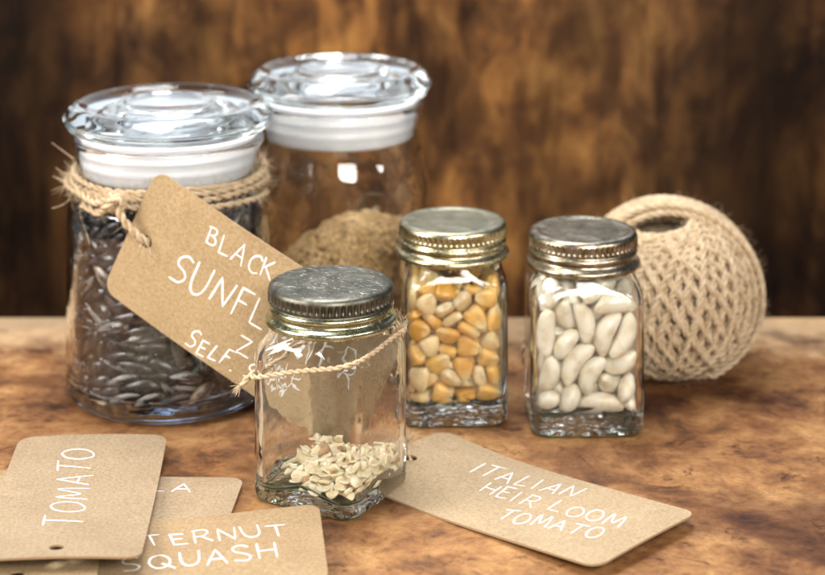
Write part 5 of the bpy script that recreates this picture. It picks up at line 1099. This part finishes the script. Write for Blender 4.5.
_, h_, n_ = paper_tag('lying_tag', C0, U, (A-Bq)+(Cq-D), U.length, 5.55, lambda u, v: .007*u*u+.04*math.sin(u*.6)-.03*v*v*.2-.10, [
    ('ITALIAN', (469,470), (572,497), (13,-9), .070),
    ('HEIR LOOM', (479,489), (618,531), (12,-9), .070),
    ('TOMATO', (494,517), (597,541), (11,-9), .075)],
    'kraft tag reading ITALIAN HEIR LOOM TOMATO lying flat in front of the corn bottle', mat_name='kraft_light')
ITH = h_
# lower left stack
def flat_tag(P, U, V, L, W, *a, **k):
    U = U.normalized(); V = (V-U*V.dot(U)).normalized(); return paper_tag('lying_tag', P - U*L/2 - V*W/2, U, V, L, W, *a, **k)
TR = on_z(244.5,481,.10); U = on_z(244.5,481,.10)-on_z(163.6,473.5,.10); V = TR-on_z(236,515,.10)
U = Vector((V.y*-1, V.x, 0)) if False else (U.normalized() + Vector((-V.y, V.x, 0)).normalized()*(1 if (-V.y*U.x+V.x*U.y) > 0 else -1)*3)
flat_tag(TR, U, V, 11.0, 5.3, lambda u, v: .002*u*u+.03, [('LA', (149,493.5), (190,494.5), (3,-8), .070)],
    'kraft tag ending in LA, mostly hidden under the stack of tags', extra=[([(0,487),(4,484),(9,480)], .075)], mat_name='kraft_grey')
TR = on_z(319,506.5,.55); TLp = on_z(151,521.5,.30); BRp = on_z(342.5,567.6,.45)
flat_tag(TR, TR-TLp, TR-BRp, 11.2, 5.4, lambda u, v: .003*u*u-.02, [
    ('BUTTERNUT', (72,552), (290,537), (-4,-11), .070), ('SQUASH', (124,573), (281,559), (-4,-14), .075)],
    'kraft tag reading BUTTERNUT SQUASH lying partly under the TOMATO tag', mat_name='kraft_brown')
# the TOMATO tag: hole at the near end
TLp, TRp = on_z(23,437.5,.42), on_z(167.5,438,.42); BRp = on_z(140.5,561,.82)
U = TRp-BRp; Vd = TLp-TRp
Un = U.normalized(); Vn = (Vd-Un*Vd.dot(Un)).normalized(); Wt = 5.45; Lt = U.length
C0 = TRp - Un*Lt/2 + Vn*Wt/2
paper_tag('lying_tag', C0, Un, Vn, Lt, Wt, lambda u, v: .006*u*u-.012*v*v-.03, [('TOMATO', (78.5,528), (94.5,452), (-35,-1), .070)],
    'kraft tag reading TOMATO on top of the stack at the lower left', mat_name='kraft_grey')
# a further tag under the TOMATO tag, only its near edge shows
TLp, TRp = on_z(-30,470,.2), on_z(110,472,.2); BRp = on_z(96,585,.42)
U = TRp-BRp; Vd = TLp-TRp; Un = U.normalized(); Vn = (Vd-Un*Vd.dot(Un)).normalized()
paper_tag('lying_tag', TRp - Un*4.6 + Vn*2.5, Un, Vn, 9.2, 5.0, lambda u, v: 0.0, [],
    'blank kraft tag underneath the TOMATO tag with its holed end at the lower left corner')

# ---------------------------------------------------------------- twine on the front bottle
def front_twine():
    rb = random.Random(77)
    t = bpy.data.objects.new('bottle_twine', None); COL.objects.link(t); t.location = (FX*S, FY*S, 4.6*S)
    tag(t, 'thin jute string looped round the nearly empty bottle and tied to its tag', 'twine')
    q = Matrix.Rotation(R(FR), 3, 'Z')
    pts = []
    for i in range(80):
        a = 2*math.pi*i/80; hw = 2.12+.13; d = rsq(hw, .85, a)
        p = q @ Vector((d*math.cos(a), d*math.sin(a), 0))
        z = .30 + .24*p.x - .11*p.y + .04*math.sin(3*a)      # climbs to the right
        k = 1-.14*max(0, min(1, (z+4.6-5.25)/.7))
        pts.append(Vector((p.x*k, p.y*k, z)))
    vs, fs = [], []
    rope(vs, fs, smooth_path(pts, .05, True), .095, .65, 2, 7, 0, 7, .35, .006, rb)
    obj('loop', mesh_of(vs, fs, MAT['jute']), t)
    vs, fs = [], []
    le = min(pts, key=lambda p: p.x); p0 = le.copy()
    pe = p0+Vector((-.35,-.25,-.28))
    rope(vs, fs, smooth_path([p0+Vector((.3,.5,.1)), p0+Vector((-.05,-.1,.0)), pe], .04), .12, .7, 2, 7, 0, 6, .3, .006, rb)
    for k in range(26):
        d = Vector((rb.uniform(-1,-.1), rb.uniform(-.6,.2), rb.uniform(-1,.1))).normalized()*rb.uniform(.15,.45)
        tube(vs, fs, [pe, pe+d*.5+Vector((0,0,.02)), pe+d], lambda s: .022*(1-.6*s), 4)
    obj('frayed_end', mesh_of(vs, fs, MAT['jute']), t)
    # from the right of the loop down the back corner to the hole in the tag
    ri = max(pts, key=lambda p: p.x); hole = ITH - Vector((FX, FY, 4.6))
    vs, fs = [], []
    rope(vs, fs, smooth_path([ri+Vector((-.4,.6,.1)), ri+Vector((-.12,.35,-.1)), ri+Vector((-.15,.45,-1.3)), ri+Vector((-.10,.5,-2.8)), Vector((hole.x-.16, hole.y+.05, hole.z+.55)), hole+Vector((.02,-.02,-.08))], .04), .065, .7, 2, 6, 0, 9, .4, .006, rb)
    pk = Vector((hole.x-.12, hole.y+.02, hole.z+.62))
    for k in range(46):
        d = Vector((rb.uniform(-.5,1), rb.uniform(-.6,.6), rb.uniform(-.5,1.2))).normalized()*rb.uniform(.25,.9)
        tube(vs, fs, smooth_path([pk, pk+d*.5, pk+d+Vector((0,0,-.06))], .1), lambda s: .016*(1-.6*s), 4)
    for k in range(30):                                    # frayed whiskers under the cap
        p = ri+Vector((rb.uniform(-.35,.1), rb.uniform(-.3,.3), rb.uniform(-.1,.5)))
        d = Vector((rb.uniform(-.5,.6), rb.uniform(-.8,.2), rb.uniform(-.8,.6))).normalized()*rb.uniform(.2,.6)
        tube(vs, fs, smooth_path([p, p+d*.5, p+d+Vector((0,0,-.05))], .1), lambda s: .014*(1-.6*s), 4)
    obj('tag_string', mesh_of(vs, fs, MAT['jute']), t)
front_twine()

# ---------------------------------------------------------------- light
w = bpy.data.worlds.new('World'); scene.world = w; w.use_nodes = True
bg = w.node_tree.nodes['Background']; bg.inputs[0].default_value = (.90,.94,1.0,1); bg.inputs[1].default_value = .08
def area(name, loc, aim, sx, sy, power, col):
    l = bpy.data.lights.new(name, 'AREA'); l.shape = 'RECTANGLE'; l.size = sx*S; l.size_y = sy*S; l.energy = power; l.color = col
    o = bpy.data.objects.new(name, l); COL.objects.link(o); o.location = Vector(loc)*S
    o.rotation_euler = (Vector(aim)-Vector(loc)).to_track_quat('-Z', 'Y').to_euler(); return o
area('rear_softbox', (-6, 150, 54), (0, 76, 8), 118, 56, 1.9, (.84,.92,1.0))  # unseen cool area light, added for the reflections in the lids
area('side_lamp', (46, 34, 40), (2, 78, 6), 9, 9, .8, (1.0,.97,.93))
area('side_lamp', (54, 44, 34), (2, 78, 6), 7, 9, .6, (1.0,.97,.93))
area('overhead_softbox', (-8, 80, 66), (0, 74, 0), 50, 26, 5.4, (.95,.97,1.0))
area('left_softbox', (-62, 46, 40), (0, 74, 4), 26, 44, 7.0, (1.0,.96,.90))
area('front_fill_light', (16, 0, 40), (0, 74, 3), 36, 24, 5.8, (1.0,.96,.90))  # added fill from the camera side, brightens the bottle contents and hanging tag
scene.render.engine = 'CYCLES'
cy = scene.cycles
cy.max_bounces = 28; cy.transmission_bounces = 24; cy.glossy_bounces = 10; cy.diffuse_bounces = 5; cy.transparent_max_bounces = 16
cy.caustics_refractive = True; cy.caustics_reflective = True; cy.blur_glossy = 0.3
cy.sample_clamp_indirect = 40.0
cy.use_denoising = True
try:
    cy.denoiser = 'OPENIMAGEDENOISE'; cy.denoising_input_passes = 'RGB_ALBEDO_NORMAL'; cy.denoising_prefilter = 'ACCURATE'
except Exception: pass
scene.view_settings.view_transform = 'Standard'; scene.view_settings.look = 'None'
scene.view_settings.exposure = 0.2; scene.view_settings.gamma = 1.0
